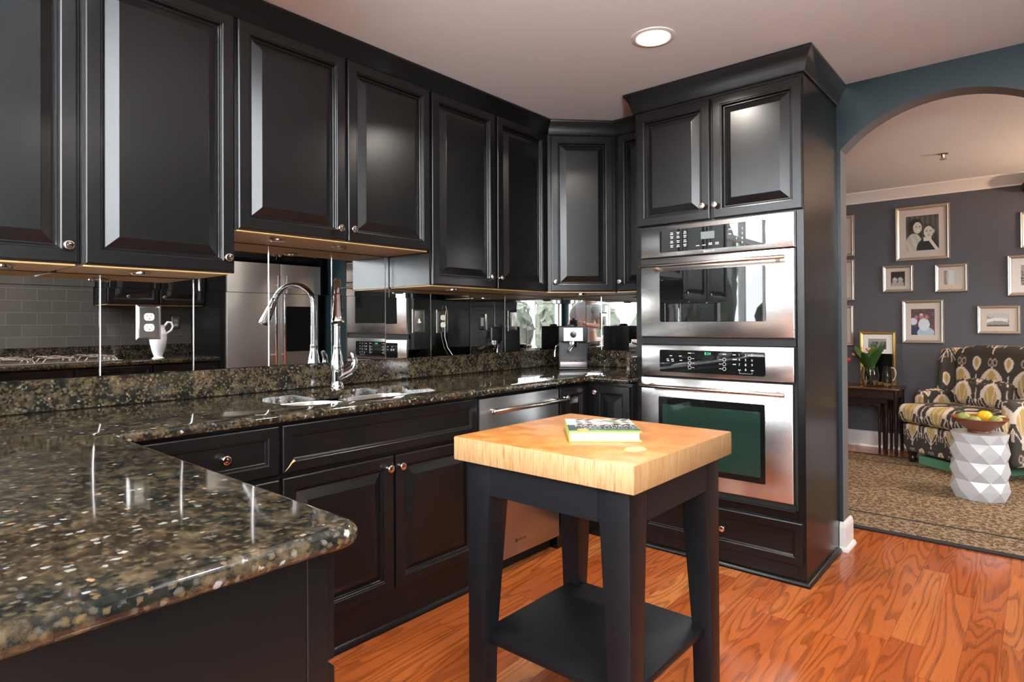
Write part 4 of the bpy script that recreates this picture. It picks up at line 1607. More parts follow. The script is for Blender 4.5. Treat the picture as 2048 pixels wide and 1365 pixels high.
for sx in (0, 1):
    for sy in (0, 1):
        bm = nb()
        ox, oy = (X1 if sx else X0), (Y1 if sy else Y0)
        kx, ky = (-1 if sx else 1), (-1 if sy else 1)
        rings = []
        for w, z in ((0.056, 0.0), (0.058, 0.02), (0.062, 0.26), (0.086, 0.69), (0.090, 0.70), (0.090, CZ0 - 0.0003)):
            pts = [(ox, oy), (ox + kx * w, oy), (ox + kx * w, oy + ky * w), (ox, oy + ky * w)]
            rings.append([Vector((x, y, z)) for x, y in pts])
        loops(bm, rings)
        bmesh.ops.recalc_face_normals(bm, faces=bm.faces)
        vert_e = [e for e in bm.edges if abs((e.verts[0].co - e.verts[1].co).normalized().z) > 0.9]
        bmesh.ops.bevel(bm, geom=vert_e, offset=0.0025, segments=2, profile=0.5, affect='EDGES')
        obj('leg', bm, 'cart_black', t, smooth=30)
bm = nb()
box(bm, X0 + 0.022, X1 - 0.022, Y0 + 0.022, Y1 - 0.022, 0.252, 0.274, 0.004, 2)
obj('shelf', bm, 'cart_black', t, smooth=30)

# cookbook
bz = CZ1 + 0.0006
bA, bB = Vector((1.590, -2.140, 0)), Vector((1.748, -2.012, 0))
br_ = (bB - bA).normalized()
bn_ = Vector((br_.y, -br_.x, 0))
BKW, BKD = (bB - bA).length, 0.232
BK = Fr(tuple(bA), br_, bn_)
t = thing('cookbook', 'hardback cookbook with green edged cover lying on the butcher block', 'book', (1.60, -1.99, bz), BK.rz())
bm = nb()
fbox(bm, BK, 0.004, BKW - 0.006, -BKD + 0.005, -0.006, bz + 0.0035, bz + 0.0255)
obj('pages', bm, 'paper', t, smooth=0)
bm = nb()
fbox(bm, BK, 0.0, BKW, -BKD, 0.0, bz, bz + 0.003)
fbox(bm, BK, -0.001, 0.003, -BKD, 0.0, bz, bz + 0.029, 0.001, 1)
fbox(bm, BK, 0.0, BKW, -BKD, 0.0, bz + 0.026, bz + 0.029)
cv_ = obj('cover', bm, 'lime_cover', t, smooth=0)
bm = nb()
NX, NY = 56, 66
gv = [[bm.verts.new(BK.p(BKW * i / NX, -0.002 - (BKD - 0.003) * j / NY, bz + 0.0293)) for j in range(NY + 1)] for i in range(NX + 1)]
for i in range(NX):
    for j in range(NY):
        bm.faces.new((gv[i][j], gv[i + 1][j], gv[i + 1][j + 1], gv[i][j + 1]))
ja = obj('cover_picture', bm, 'print_gloss', cv_, smooth=0, recalc=False)
jl = ROOTM[t.name].inverted()


def cover_col(co, nrm):
    w = ROOTM[t.name] @ Vector(co)
    u = (w - bA).dot(br_) / BKW
    v = -(w - bA).dot(bn_) / BKD        # 0 at the near edge
    n_ = math.sin(u * 23 + 3 * math.sin(v * 9)) * math.sin(v * 17 + 2 * math.sin(u * 11))
    if v < 0.07:
        return (0.16, 0.33, 0.05)
    if v < 0.48:
        c = (0.012, 0.020, 0.022)
        if v < 0.16 and u > 0.3:
            c = (0.07, 0.13, 0.06) if n_ > 0 else (0.16, 0.16, 0.13)
        return c
    if u < 0.16:
        return (0.36, 0.42, 0.42)
    if n_ > 0.35:
        return (0.62, 0.60, 0.56)
    if n_ > 0.0:
        return (0.42, 0.16, 0.11) if u < 0.6 else (0.20, 0.27, 0.12)
    if n_ > -0.4:
        return (0.38, 0.34, 0.32)
    return (0.05, 0.045, 0.04)


paint(ja, cover_col)
bm = nb()
for s, u0, v0, sz in (('MAKE AHEAD', 0.10, 0.345, 0.0300), ('EASY LUNCHES', 0.22, 0.205, 0.0235)):
    text(bm, s, sz, BK.p(BKW * u0, -BKD * v0, bz + 0.0296), br_, -bn_, 0.0003)
obj('lettering', bm, 'white_print', cv_, smooth=0, recalc=False)
bm = nb()
lathe(bm, [(0.017, 0.0), (0.017, 0.0004)], BK.p(BKW * 0.20, -BKD * 0.125, bz + 0.0295), (0, 0, 1), 24)
obj('sticker', bm, 'orange', cv_, smooth=0)


# ------------------------------------------------------------------ opposite side of the kitchen (seen in the mirror tiles)
FX = 3.0
FRG = Fr((FX, 0, 0), (0, -1, 0), (-1, 0, 0))       # lx = -y
t = thing('refrigerator', 'stainless side-by-side refrigerator with long bar handles, reflected behind the faucet', 'refrigerator', (3.3, -0.575, 0), FRG.rz())
bm = nb()
fbox(bm, FRG, 0.105, 1.045, -0.640, -0.055, 0.0005, 1.775, 0.004)
obj('cabinet_body', bm, 'black_plastic', t, smooth=30)
dl = steel_front(t, 'door', FRG, 0.548, 1.043, 0.06, 1.775, -0.054, 0.0, 'fridge_steel')
bar_handle(dl, FRG, 0.590, 0.590, 0.0, 0.050, 0.82, 0.011, 0.09, 'chrome', True, 1.66)
dr = steel_front(t, 'door', FRG, 0.107, 0.543, 0.06, 1.775, -0.054, 0.0, 'fridge_steel')
bar_handle(dr, FRG, 0.500, 0.500, 0.0, 0.050, 0.82, 0.011, 0.09, 'chrome', True, 1.66)
bm = nb()
round_plate(bm, FRG, 0.172, 0.465, 0.935, 1.378, 0.0002, 0.004, 0.012)
dp = obj('dispenser', bm, 'black_gloss', dr, smooth=30, label='black ice and water dispenser')
t = thing('tall_panel_cabinet', 'black cabinet panel beside and above the refrigerator', 'kitchen cabinet', (3.35, -1.07, 0), FRG.rz())
bm = nb()
fbox(bm, FRG, 1.050, 1.095, -0.669, -0.03, 0.0, HC - 0.004)
fbox(bm, FRG, 0.060, 0.095, -0.669, -0.03, 0.0, HC - 0.004)
fbox(bm, FRG, 0.095, 1.050, -0.669, -0.05, 1.80, HC - 0.004)
obj('cabinet_body', bm, 'black', t, smooth=0)
door(t, FRG, 0.105, 0.570, 1.815, 2.36, -0.049, (0.545, 1.86))
door(t, FRG, 0.578, 1.040, 1.815, 2.36, -0.049, (0.603, 1.86))

t = thing('upper_cabinet', 'black upper cabinet on the range wall next to the refrigerator', 'kitchen cabinet', (3.5, -1.5, 1.37), RANGE.rz(), 'black upper cabinets')
bm = nb()
fbox(bm, RANGE, 1.098, 1.900, 0.0005, 0.325, 1.372, HC - 0.004)
obj('cabinet_body', bm, 'black', t, smooth=0)
bm = nb()
fbox(bm, RANGE, 1.110, 1.890, 0.012, 0.315, 1.366, 1.3718)
obj('underside_panel', bm, 'maple', t, smooth=0)
door(t, RANGE, 1.105, 1.490, 1.376, 2.36, 0.326, (1.46, 1.437))
door(t, RANGE, 1.505, 1.893, 1.376, 2.36, 0.326, (1.745, 1.437))
t = thing('range_base_cabinet', 'black base cabinet run under the cooktop on the range wall', 'kitchen cabinet', (3.35, -2.15, 0), RANGE.rz(), 'black base cabinets')
bm = nb()
fbox(bm, RANGE, 1.098, 3.298, 0.0005, 0.625, 0.0, 0.866)
obj('cabinet_body', bm, 'black', t, smooth=0)
for k in range(4):
    a = 1.11 + 0.545 * k
    door(t, RANGE, a, a + 0.53, 0.690, 0.857, 0.626, (a + 0.265, 0.776), FLATP, 'drawer')
    door(t, RANGE, a, a + 0.53, 0.153, 0.678, 0.626, (a + 0.04, 0.63))
bm = nb()
fbox(bm, RANGE, 1.098, 3.298, 0.0005, 0.668, 0.8665, CT, 0.012, 3)
o = obj('granite_worktop', bm, 'granite', smooth=40, origin=(3.35, -2.2, 0.8665))
tag(o, 'granite worktop holding the cooktop on the range wall', 'worktop')
bm = nb()
fbox(bm, RANGE, 1.098, 3.298, 0.0005, 0.020, CT + 0.0004, 1.0115)
o = obj('granite_upstand', bm, 'granite', smooth=0, origin=(3.66, -2.2, CT))
tag(o, 'granite backsplash strip behind the cooktop on the range wall', 'backsplash')
bm = nb()
fbox(bm, RANGE, 1.098, 3.298, 0.0005, 0.010, 1.012, 1.3655)
fbox(bm, RANGE, 1.905, 3.298, 0.0005, 0.010, 1.3655, HC - 0.004)
o = obj('tile_backsplash', bm, 'subway', smooth=0, origin=(3.665, -2.2, 1.012))
tag(o, 'grey brown subway tile panel on the range wall, seen in the left mirror tiles', 'wall tiles')
t = thing('gas_cooktop', 'stainless gas cooktop with black cast grates on the range wall worktop', 'cooktop', (3.35, -2.3, CT), RANGE.rz())
bm = nb()
fbox(bm, RANGE, 1.860, 2.800, 0.09, 0.60, CT + 0.0005, CT + 0.010, 0.003)
obj('cooktop_plate', bm, 'steel', t, smooth=0)
for k in range(3):
    bm = nb()
    a = 1.99 + 0.27 * k
    for dd_ in (0.14, 0.34, 0.54):
        tube(bm, [RANGE.p(a - 0.11, dd_, CT + 0.010), RANGE.p(a - 0.09, dd_, CT + 0.042), RANGE.p(a + 0.09, dd_, CT + 0.042), RANGE.p(a + 0.11, dd_, CT + 0.010)], 0.007, 8)
    for xx in (-0.09, 0.0, 0.09):
        tube(bm, [RANGE.p(a + xx, 0.12, CT + 0.042), RANGE.p(a + xx, 0.56, CT + 0.042)], 0.006, 8)
    obj('grate', bm, 'handle_steel', t, smooth=50)
for k in range(4):
    bm = nb()
    lathe(bm, [(0.020, 0), (0.020, 0.012), (0.013, 0.020), (0.013, 0.032), (0.002, 0.033)], RANGE.p(1.895, 0.16 + 0.12 * k, CT + 0.010), (0, 0, 1), 20)
    obj('control_knob', bm, 'chrome', t, smooth=40)
# white pitcher
px, py = 3.13, -1.575
t = thing('white_pitcher', 'tall white pitcher with loop handle on the range wall worktop, seen in the mirror', 'pitcher', (px, py, CT))
bm = nb()
lathe(bm, [(0.046, 0.0), (0.048, 0.006), (0.036, 0.014), (0.032, 0.024), (0.046, 0.060), (0.062, 0.13), (0.068, 0.18), (0.066, 0.205), (0.068, 0.212), (0.060, 0.235), (0.052, 0.255), (0.050, 0.285), (0.052, 0.290), (0.047, 0.290), (0.046, 0.26), (0.050, 0.22), (0.03, 0.06), (0.002, 0.03)], (px, py, CT + 0.001), (0, 0, 1), 32)
obj('pitcher_body', bm, 'pitcher', t, smooth=60)
bm = nb()
tube(bm, [(px, py + 0.050, CT + 0.280), (px, py + 0.075, CT + 0.315), (px, py + 0.105, CT + 0.312), (px, py + 0.118, CT + 0.280), (px, py + 0.105, CT + 0.245), (px, py + 0.066, CT + 0.215)], 0.009, 12)
obj('handle', bm, 'pitcher', t, smooth=60)
wall_plate('small outlet plate on the grey tile beside the white pitcher, seen in the mirror', RANGE, 1.236, 1.213, 'duplex', 0.075, 0.120, 0.0105)

# ---------------- dining side behind the camera: console with bottles, plant, the photographer
t = thing('console_table', 'pale console table under the rear window, reflected in the corner mirror', 'table', (4.3, YR + 0.25, 0))
bm = nb()
box(bm, 3.2, 4.8, YR + 0.03, YR + 0.40, 0.90, 0.93, 0.004)
box(bm, 3.26, 4.74, YR + 0.05, YR + 0.38, 0.80, 0.8995)
obj('table_top', bm, 'white_trim', t, smooth=0)
for x in (3.26, 4.68):
    for y in (YR + 0.05, YR + 0.32):
        bm = nb()
        box(bm, x, x + 0.06, y, y + 0.06, 0.0, 0.7995)
        obj('leg', bm, 'white_trim', t, smooth=0)
BOT = [(0.034, 0.0), (0.036, 0.01), (0.036, 0.17), (0.030, 0.20), (0.013, 0.24), (0.012, 0.30), (0.014, 0.302), (0.014, 0.315), (0.002, 0.316)]
for k in range(5):
    bm = nb()
    s = 0.85 + 0.07 * k
    bx_, by_ = 4.30 + 0.09 * k, YR + 0.20 + 0.03 * (k % 2)
    lathe(bm, [(r * s, z * s) for r, z in BOT], (bx_, by_, 0.9306), (0, 0, 1), 20)
    o = obj('bottle', bm, 'bottle_amber' if k % 2 else 'bottle_dark', smooth=50, origin=(bx_, by_, 0.9306))
    tag(o, '%s glass bottle standing on the pale console table, number %s from the window' % ('amber' if k % 2 else 'dark', ('one', 'two', 'three', 'four', 'five')[k]), 'bottle', 'bottles on the console table')


def leaf(bm, base, dirv, length, width, droop, n=8):
    d = Vector(dirv).normalized()
    side_ = d.cross(Vector((0, 0, 1)))
    if side_.length < 0.05:
        side_ = Vector((1, 0, 0))
    side_.normalize()
    rows = []
    p = Vector(base)
    for k in range(n + 1):
        f = k / n
        w = width * math.sin(math.pi * min(1, f * 0.92 + 0.05)) ** 0.8
        up_ = side_.cross(d).normalized()
        rows.append((bm.verts.new(p - side_ * w / 2 + up_ * w * 0.12), bm.verts.new(p), bm.verts.new(p + side_ * w / 2 + up_ * w * 0.12)))
        d = (d + Vector((0, 0, -droop / n))).normalized()
        p = p + d * (length / n)
    for a, b in zip(rows, rows[1:]):
        bm.faces.new((a[0], a[1], b[1], b[0]))
        bm.faces.new((a[1], a[2], b[2], b[1]))


t = thing('potted_plant', 'leafy green plant in a silver pot on the peninsula end, reflected in the oven glass', 'plant', (0.42, -3.52, CT))
bm = nb()
lathe(bm, [(0.055, 0.0), (0.070, 0.12), (0.074, 0.125), (0.070, 0.128), (0.060, 0.11), (0.002, 0.108)], (0.42, -3.52, CT + 0.001), (0, 0, 1), 28)
obj('pot', bm, 'steel', t, smooth=50)
bm = nb()
for k in range(16):
    a = k * 2.4
    leaf(bm, (0.42 + 0.03 * math.cos(a), -3.52 + 0.03 * math.sin(a), CT + 0.11), (math.cos(a) * 0.6, math.sin(a) * 0.6, 1.0), 0.20 + 0.05 * (k % 3), 0.035, 0.9)
obj('leaves', bm, 'leaf', t, smooth=60, recalc=False)


def skin_obj(name, joints, edges, mat, parent, root=0, sub=2):
    """grow a smooth limb surface over a skeleton of (x, y, z, rx, ry)"""
    me = bpy.data.meshes.new(name)
    inv = root_matrix(parent).inverted()
    me.from_pydata([inv @ Vector(j[:3]) for j in joints], edges, [])
    o = bpy.data.objects.new(name, me)
    COL.objects.link(o)
    md = o.modifiers.new('skin', 'SKIN')
    md.use_smooth_shade = True
    for i, j in enumerate(joints):
        sv = me.skin_vertices[0].data[i]
        sv.radius = (j[3], j[4] if len(j) > 4 else j[3])
        sv.use_root = (i == root)
    sm = o.modifiers.new('sub', 'SUBSURF')
    sm.levels = sm.render_levels = sub
    bpy.context.view_layer.update()
    dg = bpy.context.evaluated_depsgraph_get()
    m2 = bpy.data.meshes.new_from_object(o.evaluated_get(dg))
    m2.name = name
    o.modifiers.clear()
    o.data = m2
    m2.materials.clear()
    m2.materials.append(M[mat])
    m2.shade_smooth()
    o.parent = parent
    return o


HX, HY = 2.52, -4.10
t = thing('person', 'person in a pale grey shirt and dark trousers, reflected in the corner mirror tiles', 'person', (HX, HY, 0), math.radians(8))
PX = Fr((HX, HY, 0), (math.cos(0.14), math.sin(0.14), 0), (-math.sin(0.14), math.cos(0.14), 0))   # n points towards +y


def P3(a, b, z):
    return tuple(PX.p(a, b, z))


J = [(*P3(0, 0, 0.98), 0.145, 0.105), (*P3(0, 0, 1.15), 0.140, 0.100), (*P3(0, 0.01, 1.33), 0.165, 0.112), (*P3(0, 0.0, 1.45), 0.105, 0.080), (*P3(0, 0.02, 1.535), 0.052),
     (*P3(0, 0.035, 1.61), 0.070, 0.085), (*P3(0, 0.035, 1.70), 0.075, 0.092), (*P3(0, 0.02, 1.765), 0.045, 0.055)]
E_ = [(0, 1), (1, 2), (2, 3), (3, 4), (4, 5), (5, 6), (6, 7)]


def chain(start, pts):
    prev = start
    for p in pts:
        J.append(p)
        E_.append((prev, len(J) - 1))
        prev = len(J) - 1
    return prev


HAND = {}
for s in (-1, 1):
    chain(0, [(*P3(0.095 * s, 0, 0.90), 0.090, 0.095), (*P3(0.105 * s, 0.01, 0.50), 0.062), (*P3(0.11 * s, -0.01, 0.10), 0.042), (*P3(0.115 * s, 0.02, 0.045), 0.040, 0.035), (*P3(0.12 * s, 0.15, 0.030), 0.038, 0.026)])
    e = chain(3, [(*P3(0.185 * s, 0, 1.42), 0.058), (*P3(0.235 * s, 0.06, 1.16), 0.043), (*P3(0.13 * s, 0.30, 1.19), 0.030), (*P3(0.10 * s, 0.36, 1.20), 0.030, 0.022)])
    HAND[s] = J[-1][:3]
bd = skin_obj('body', J, E_, 'skin', t)
# eyes, nose and hair
bm = nb()
for s in (-1, 1):
    bmesh.ops.create_uvsphere(bm, u_segments=10, v_segments=8, radius=0.011, matrix=Matrix.Translation(PX.p(0.030 * s, 0.118, 1.665)))
obj('eyes', bm, 'dark_print', t, smooth=60)
bm = nb()
bmesh.ops.create_icosphere(bm, subdivisions=3, radius=0.094, matrix=Matrix.Translation(PX.p(0, 0.012, 1.712)) @ Matrix.Diagonal((0.98, 1.10, 0.95, 1)))
for v in list(bm.verts):
    if v.co.z < 1.665:
        bm.verts.remove(v)
obj('hair', bm, 'hair', t, smooth=60)
for s in (-1, 1):
    hx = Vector(HAND[s])
    for f in range(5):
        off = (-0.018 + 0.012 * f) if f < 4 else 0.0
        ln = (0.070, 0.078, 0.074, 0.060, 0.050)[f]
        d1 = PX.n * 0.8 - PX.r * s * 0.45 if f < 4 else -PX.r * s + PX.n * 0.35
        b0 = hx + PX.n * 0.020 + Vector((0, 0, off if f < 4 else 0.022))
        fj = [(*b0, 0.010), (*(b0 + d1 * ln * 0.45), 0.0085), (*(b0 + d1 * ln * 0.7 - PX.r * s * ln * 0.25), 0.008), (*(b0 + d1 * ln * 0.75 - PX.r * s * ln * 0.55), 0.0065)]
        skin_obj('thumb' if f == 4 else 'finger', fj, [(0, 1), (1, 2), (2, 3)], 'skin', bd, 0, 1)
SJ = [(*P3(0, 0, 0.84), 0.172, 0.128), (*P3(0, 0, 0.92), 0.168, 0.124), (*P3(0, 0, 1.02), 0.160, 0.120), (*P3(0, 0, 1.18), 0.158, 0.118), (*P3(0, 0.01, 1.34), 0.180, 0.126), (*P3(0, 0, 1.45), 0.115, 0.088)]
SE = [(0, 1), (1, 2), (2, 3), (3, 4), (4, 5)]
for s in (-1, 1):
    SJ += [(*P3(0.185 * s, 0, 1.42), 0.074), (*P3(0.222 * s, 0.045, 1.25), 0.068)]
    SE += [(5, len(SJ) - 2), (len(SJ) - 2, len(SJ) - 1)]
skin_obj('shirt', SJ, SE, 'shirt', t)
TJ = [(*P3(0, 0, 0.93), 0.150, 0.112)]
TE = []
for s in (-1, 1):
    b = len(TJ)
    TJ += [(*P3(0.095 * s, 0, 0.86), 0.100, 0.104), (*P3(0.107 * s, 0.01, 0.50), 0.076), (*P3(0.112 * s, -0.005, 0.08), 0.058)]
    TE += [(0, b), (b, b + 1), (b + 1, b + 2)]
skin_obj('trousers', TJ, TE, 'trousers', t)
# the camera held by the person, behind the lens plane
t = thing('camera_body', 'black camera held out in front of the person in the pale grey shirt', 'camera', tuple(PX.p(0.0, 0.40, 1.15)), PX.rz())
bm = nb()
fbox(bm, PX, -0.055, 0.055, 0.405, 0.440, 1.150, 1.245, 0.008)
fbox(bm, PX, -0.025, 0.025, 0.408, 0.437, 1.240, 1.270, 0.006)
obj('camera_shell', bm, 'black_plastic', t, smooth=30)


# ------------------------------------------------------------------ sitting room beyond the arch
RUG = dict(x0=0.75, x1=4.1, y0=0.42, y1=2.72)
bm = nb()
for (a, b, c, d, mi, z1) in ((0.75, 4.1, 0.42, 2.72, 1, 0.0090), (0.80, 4.05, 0.47, 2.67, 0, 0.0100), (1.07, 3.78, 0.745, 2.40, 1, 0.0106), (1.095, 3.755, 0.770, 2.375, 0, 0.0112)):
    box(bm, a, b, c, d, 0.0006 if z1 < 0.0095 else z1 - 0.002, z1, 0.0, mi=mi)
o = obj('area_rug', bm, ['leopard', 'rug_black'], smooth=0, origin=(2.4, 1.57, 0))
tag(o, 'leopard spotted area rug with black border lines on the sitting room floor', 'rug')


# ---------------- framed photographs
def photo_fn(kind):
    def el(u, v, cx, cy, rx, ry):
        return ((u - cx) / rx) ** 2 + ((v - cy) / ry) ** 2 < 1

    def portrait(u, v):
        c = 0.060 + 0.025 * math.sin(u * 40) * (0.5 + v / 2) + 0.02 * math.sin(v * 7 + u * 3)
        # standing woman at left, boy at right; plain grey tones
        if el(u, v, 0.24, 0.10, 0.27, 0.40):
            c = 0.50 - 0.18 * abs(u - 0.28) - 0.06 * math.sin(u * 30 + v * 14)
        if el(u, v, 0.30, 0.73, 0.20, 0.19):
            c = 0.022
        if el(u, v, 0.355, 0.655, 0.135, 0.165):
            c = 0.56 - 0.5 * max(0, u - 0.40)
            if el(u, v, 0.31, 0.69, 0.030, 0.014) or el(u, v, 0.425, 0.69, 0.028, 0.014):
                c = 0.08
            if el(u, v, 0.372, 0.585, 0.050, 0.018):
                c = 0.75
            if el(u, v, 0.372, 0.64, 0.018, 0.03):
                c = 0.42
        if el(u, v, 0.66, 0.02, 0.34, 0.34):
            c = 0.018
        if v < 0.36 and abs((u - 0.68) - (0.36 - v) * 0.75) < 0.055 and u > 0.66:
            c = 0.62
        if v < 0.37 and v > 0.26 and abs(u - 0.66) < 0.12:
            c = 0.60
        if el(u, v, 0.70, 0.625, 0.165, 0.115):
            c = 0.05
        if el(u, v, 0.690, 0.515, 0.145, 0.165):
            c = 0.58 - 0.6 * max(0, u - 0.74)
            if el(u, v, 0.63, 0.545, 0.034, 0.012) or el(u, v, 0.755, 0.545, 0.032, 0.012):
                c = 0.06
            if el(u, v, 0.70, 0.425, 0.050, 0.014):
                c = 0.30
            if el(u, v, 0.695, 0.485, 0.022, 0.03):
                c = 0.42
        if el(u, v, 0.85, 0.53, 0.025, 0.055):
            c = 0.45
        return (c * 1.03, c, c * 0.88)

    def pair(u, v):
        c = 0.02 + 0.02 * math.sin(u * 30)
        for cx in (0.28, 0.68):
            if el(u, v, cx, 0.40, 0.17, 0.22):
                c = 0.42 + 0.1 * math.sin(v * 30)
            if el(u, v, cx, 0.05, 0.25, 0.25):
                c = 0.28
        if v < 0.30:
            c += 0.12 * (0.5 + 0.5 * math.sin(u * 50 + v * 37))
        return (c * 1.1, c, c)

    def glare(u, v):  # reflection on the glass, painted into the print as pale bands
        c = (0.50, 0.49, 0.47)
        if u < 0.16:
            c = (0.22, 0.23, 0.22)
        elif 0.28 < u < 0.62:
            c = (0.58, 0.62, 0.66)
        if abs(u - 0.2) < 0.06 and 0.2 < v < 0.75:
            c = (0.55, 0.40, 0.26)
        return c

    def group(u, v):
        n_ = math.sin(u * 31 + 4 * math.sin(v * 13)) * math.sin(v * 27 + 3 * math.sin(u * 17))
        c = (0.07, 0.05, 0.045) if n_ < 0 else (0.15, 0.07, 0.10)
        if v < 0.32 and u < 0.35:
            c = (0.03, 0.05, 0.10)
        if el(u, v, 0.62, 0.08, 0.36, 0.22):
            c = (0.36, 0.50, 0.60)
        if el(u, v, 0.55, 0.40, 0.24, 0.24) or el(u, v, 0.10, 0.52, 0.16, 0.14):
            c = (0.58, 0.64, 0.72)
        if el(u, v, 0.44, 0.70, 0.10, 0.10) or el(u, v, 0.66, 0.68, 0.08, 0.09) or el(u, v, 0.22, 0.68, 0.07, 0.08):
            c = (0.40, 0.17, 0.18)
        if el(u, v, 0.44, 0.78, 0.075, 0.045):
            c = (0.55, 0.52, 0.50)
        return c

    def coast(u, v):
        c = (0.46, 0.45, 0.42)
        if v < 0.75 - 0.25 * u:
            c = (0.24, 0.23, 0.21) if math.sin(u * 25 + v * 60) > -0.2 else (0.38, 0.36, 0.33)
        if v < 0.16:
            c = (0.09, 0.085, 0.08)
        if abs(v - 0.42 - 0.12 * math.sin(u * 3.2)) < 0.12 and u < 0.95:
            c = (0.64, 0.67, 0.68)
        return c

    def bw(u, v):
        n_ = math.sin(u * 19 + 3 * math.sin(v * 11)) * math.sin(v * 23 + 2 * math.sin(u * 9))
        c = 0.05 if n_ < 0.2 else 0.30
        if v > 0.7:
            c = 0.32
        return (c, c, c * 0.95)
    return dict(portrait=portrait, pair=pair, glare=glare, group=group, coast=coast, bw=bw)[kind]


def framed(label, x0, x1, z0, z1, fw, inner, kind, mat_='mat_cream', frame='silver_frame', fr=LIVING, d0=0.0005, name='picture_frame', res=0.006, loc=None, group='framed photographs on the slate wall', lean=None):
    loc = loc or tuple(fr.p((x0 + x1) / 2, d0, z0))
    t = thing(name, label, 'framed picture', loc, fr.rz(), group)
    bm = nb()
    rings = []
    for ins, d in ((0, 0), (0, 0.018), (0.004, 0.024), (fw * 0.35, 0.021), (fw * 0.5, 0.024), (fw * 0.8, 0.018), (fw, 0.012), (fw, 0.004)):
        rings.append([fr.p(x0 + ins, d0 + d, z0 + ins), fr.p(x1 - ins, d0 + d, z0 + ins), fr.p(x1 - ins, d0 + d, z1 - ins), fr.p(x0 + ins, d0 + d, z1 - ins)])
    loops(bm, rings, True, False)
    obj('frame', bm, frame, t, smooth=25)
    bm = nb()
    fbox(bm, fr, x0 + fw + 0.0003, x1 - fw - 0.0003, d0 + 0.0045, d0 + 0.0085, z0 + fw + 0.0003, z1 - fw - 0.0003)
    obj('mat_board', bm, mat_, t, smooth=0)
    a, b, c, e = inner
    bm = nb()
    nx, nz = max(4, int((b - a) / res)), max(4, int((e - c) / res))
    gv = [[bm.verts.new(fr.p(a + (b - a) * i / nx, d0 + 0.0088, c + (e - c) * j / nz)) for j in range(nz + 1)] for i in range(nx + 1)]
    for i in range(nx):
        for j in range(nz):
            bm.faces.new((gv[i][j], gv[i + 1][j], gv[i + 1][j + 1], gv[i][j + 1]))
    ph = obj('photograph', bm, 'print_photo', t, smooth=0, recalc=False)
    fn = photo_fn(kind)
    mw = ROOTM[t.name]

    def colr(co, nrm):
        w = mw @ Vector(co)
        lx = (w - fr.o).dot(fr.r)
        return fn((lx - a) / (b - a), (w.z - c) / (e - c))
    paint(ph, colr)
    return t


framed('largest framed photo, an old sepia portrait of two people on the slate wall', 1.581, 1.996, 1.757, 2.256, 0.030, (1.664, 1.915, 1.846, 2.165), 'portrait', res=0.0030)
framed('small square frame with a tiny dark photo of two faces, below the portrait', 1.474, 1.718, 1.472, 1.720, 0.026, (1.540, 1.652, 1.527, 1.662), 'pair')
framed('small frame with glass glare painted over its photo, right of the two small frames below the portrait', 1.884, 2.122, 1.458, 1.706, 0.026, (1.950, 2.070, 1.525, 1.650), 'glare')
framed('portrait-format frame with a colour photo of a man in a white shirt at a table', 1.628, 1.946, 0.998, 1.392, 0.028, (1.698, 1.878, 1.072, 1.310), 'group', res=0.0032)
framed('landscape-format frame with a pale coastline photo above the armchair', 2.186, 2.475, 1.087, 1.328, 0.024, (2.250, 2.400, 1.150, 1.262), 'coast')
framed('frame with wide white mat cut by the right edge of the photo', 2.392, 2.760, 1.408, 1.750, 0.028, (2.480, 2.672, 1.495, 1.665), 'bw', 'mat_white')
framed('upper frame barely showing at the right edge of the photo, above the white-matted one', 2.478, 2.780, 1.806, 2.110, 0.028, (2.540, 2.718, 1.870, 2.045), 'bw', 'mat_white')
framed('topmost of the column of frames half hidden by the arch', 0.930, 1.237, 1.834, 2.238, 0.030, (1.000, 1.167, 1.910, 2.162), 'bw')
framed('middle frame of the column half hidden by the arch', 0.930, 1.236, 1.404, 1.804, 0.028, (1.000, 1.166, 1.480, 1.730), 'bw')
framed('lowest frame of the column half hidden by the arch, above the nesting tables', 0.930, 1.225, 0.966, 1.356, 0.026, (1.000, 1.160, 1.040, 1.290), 'coast')

# ---------------- nest of tables
TZ = 0.600


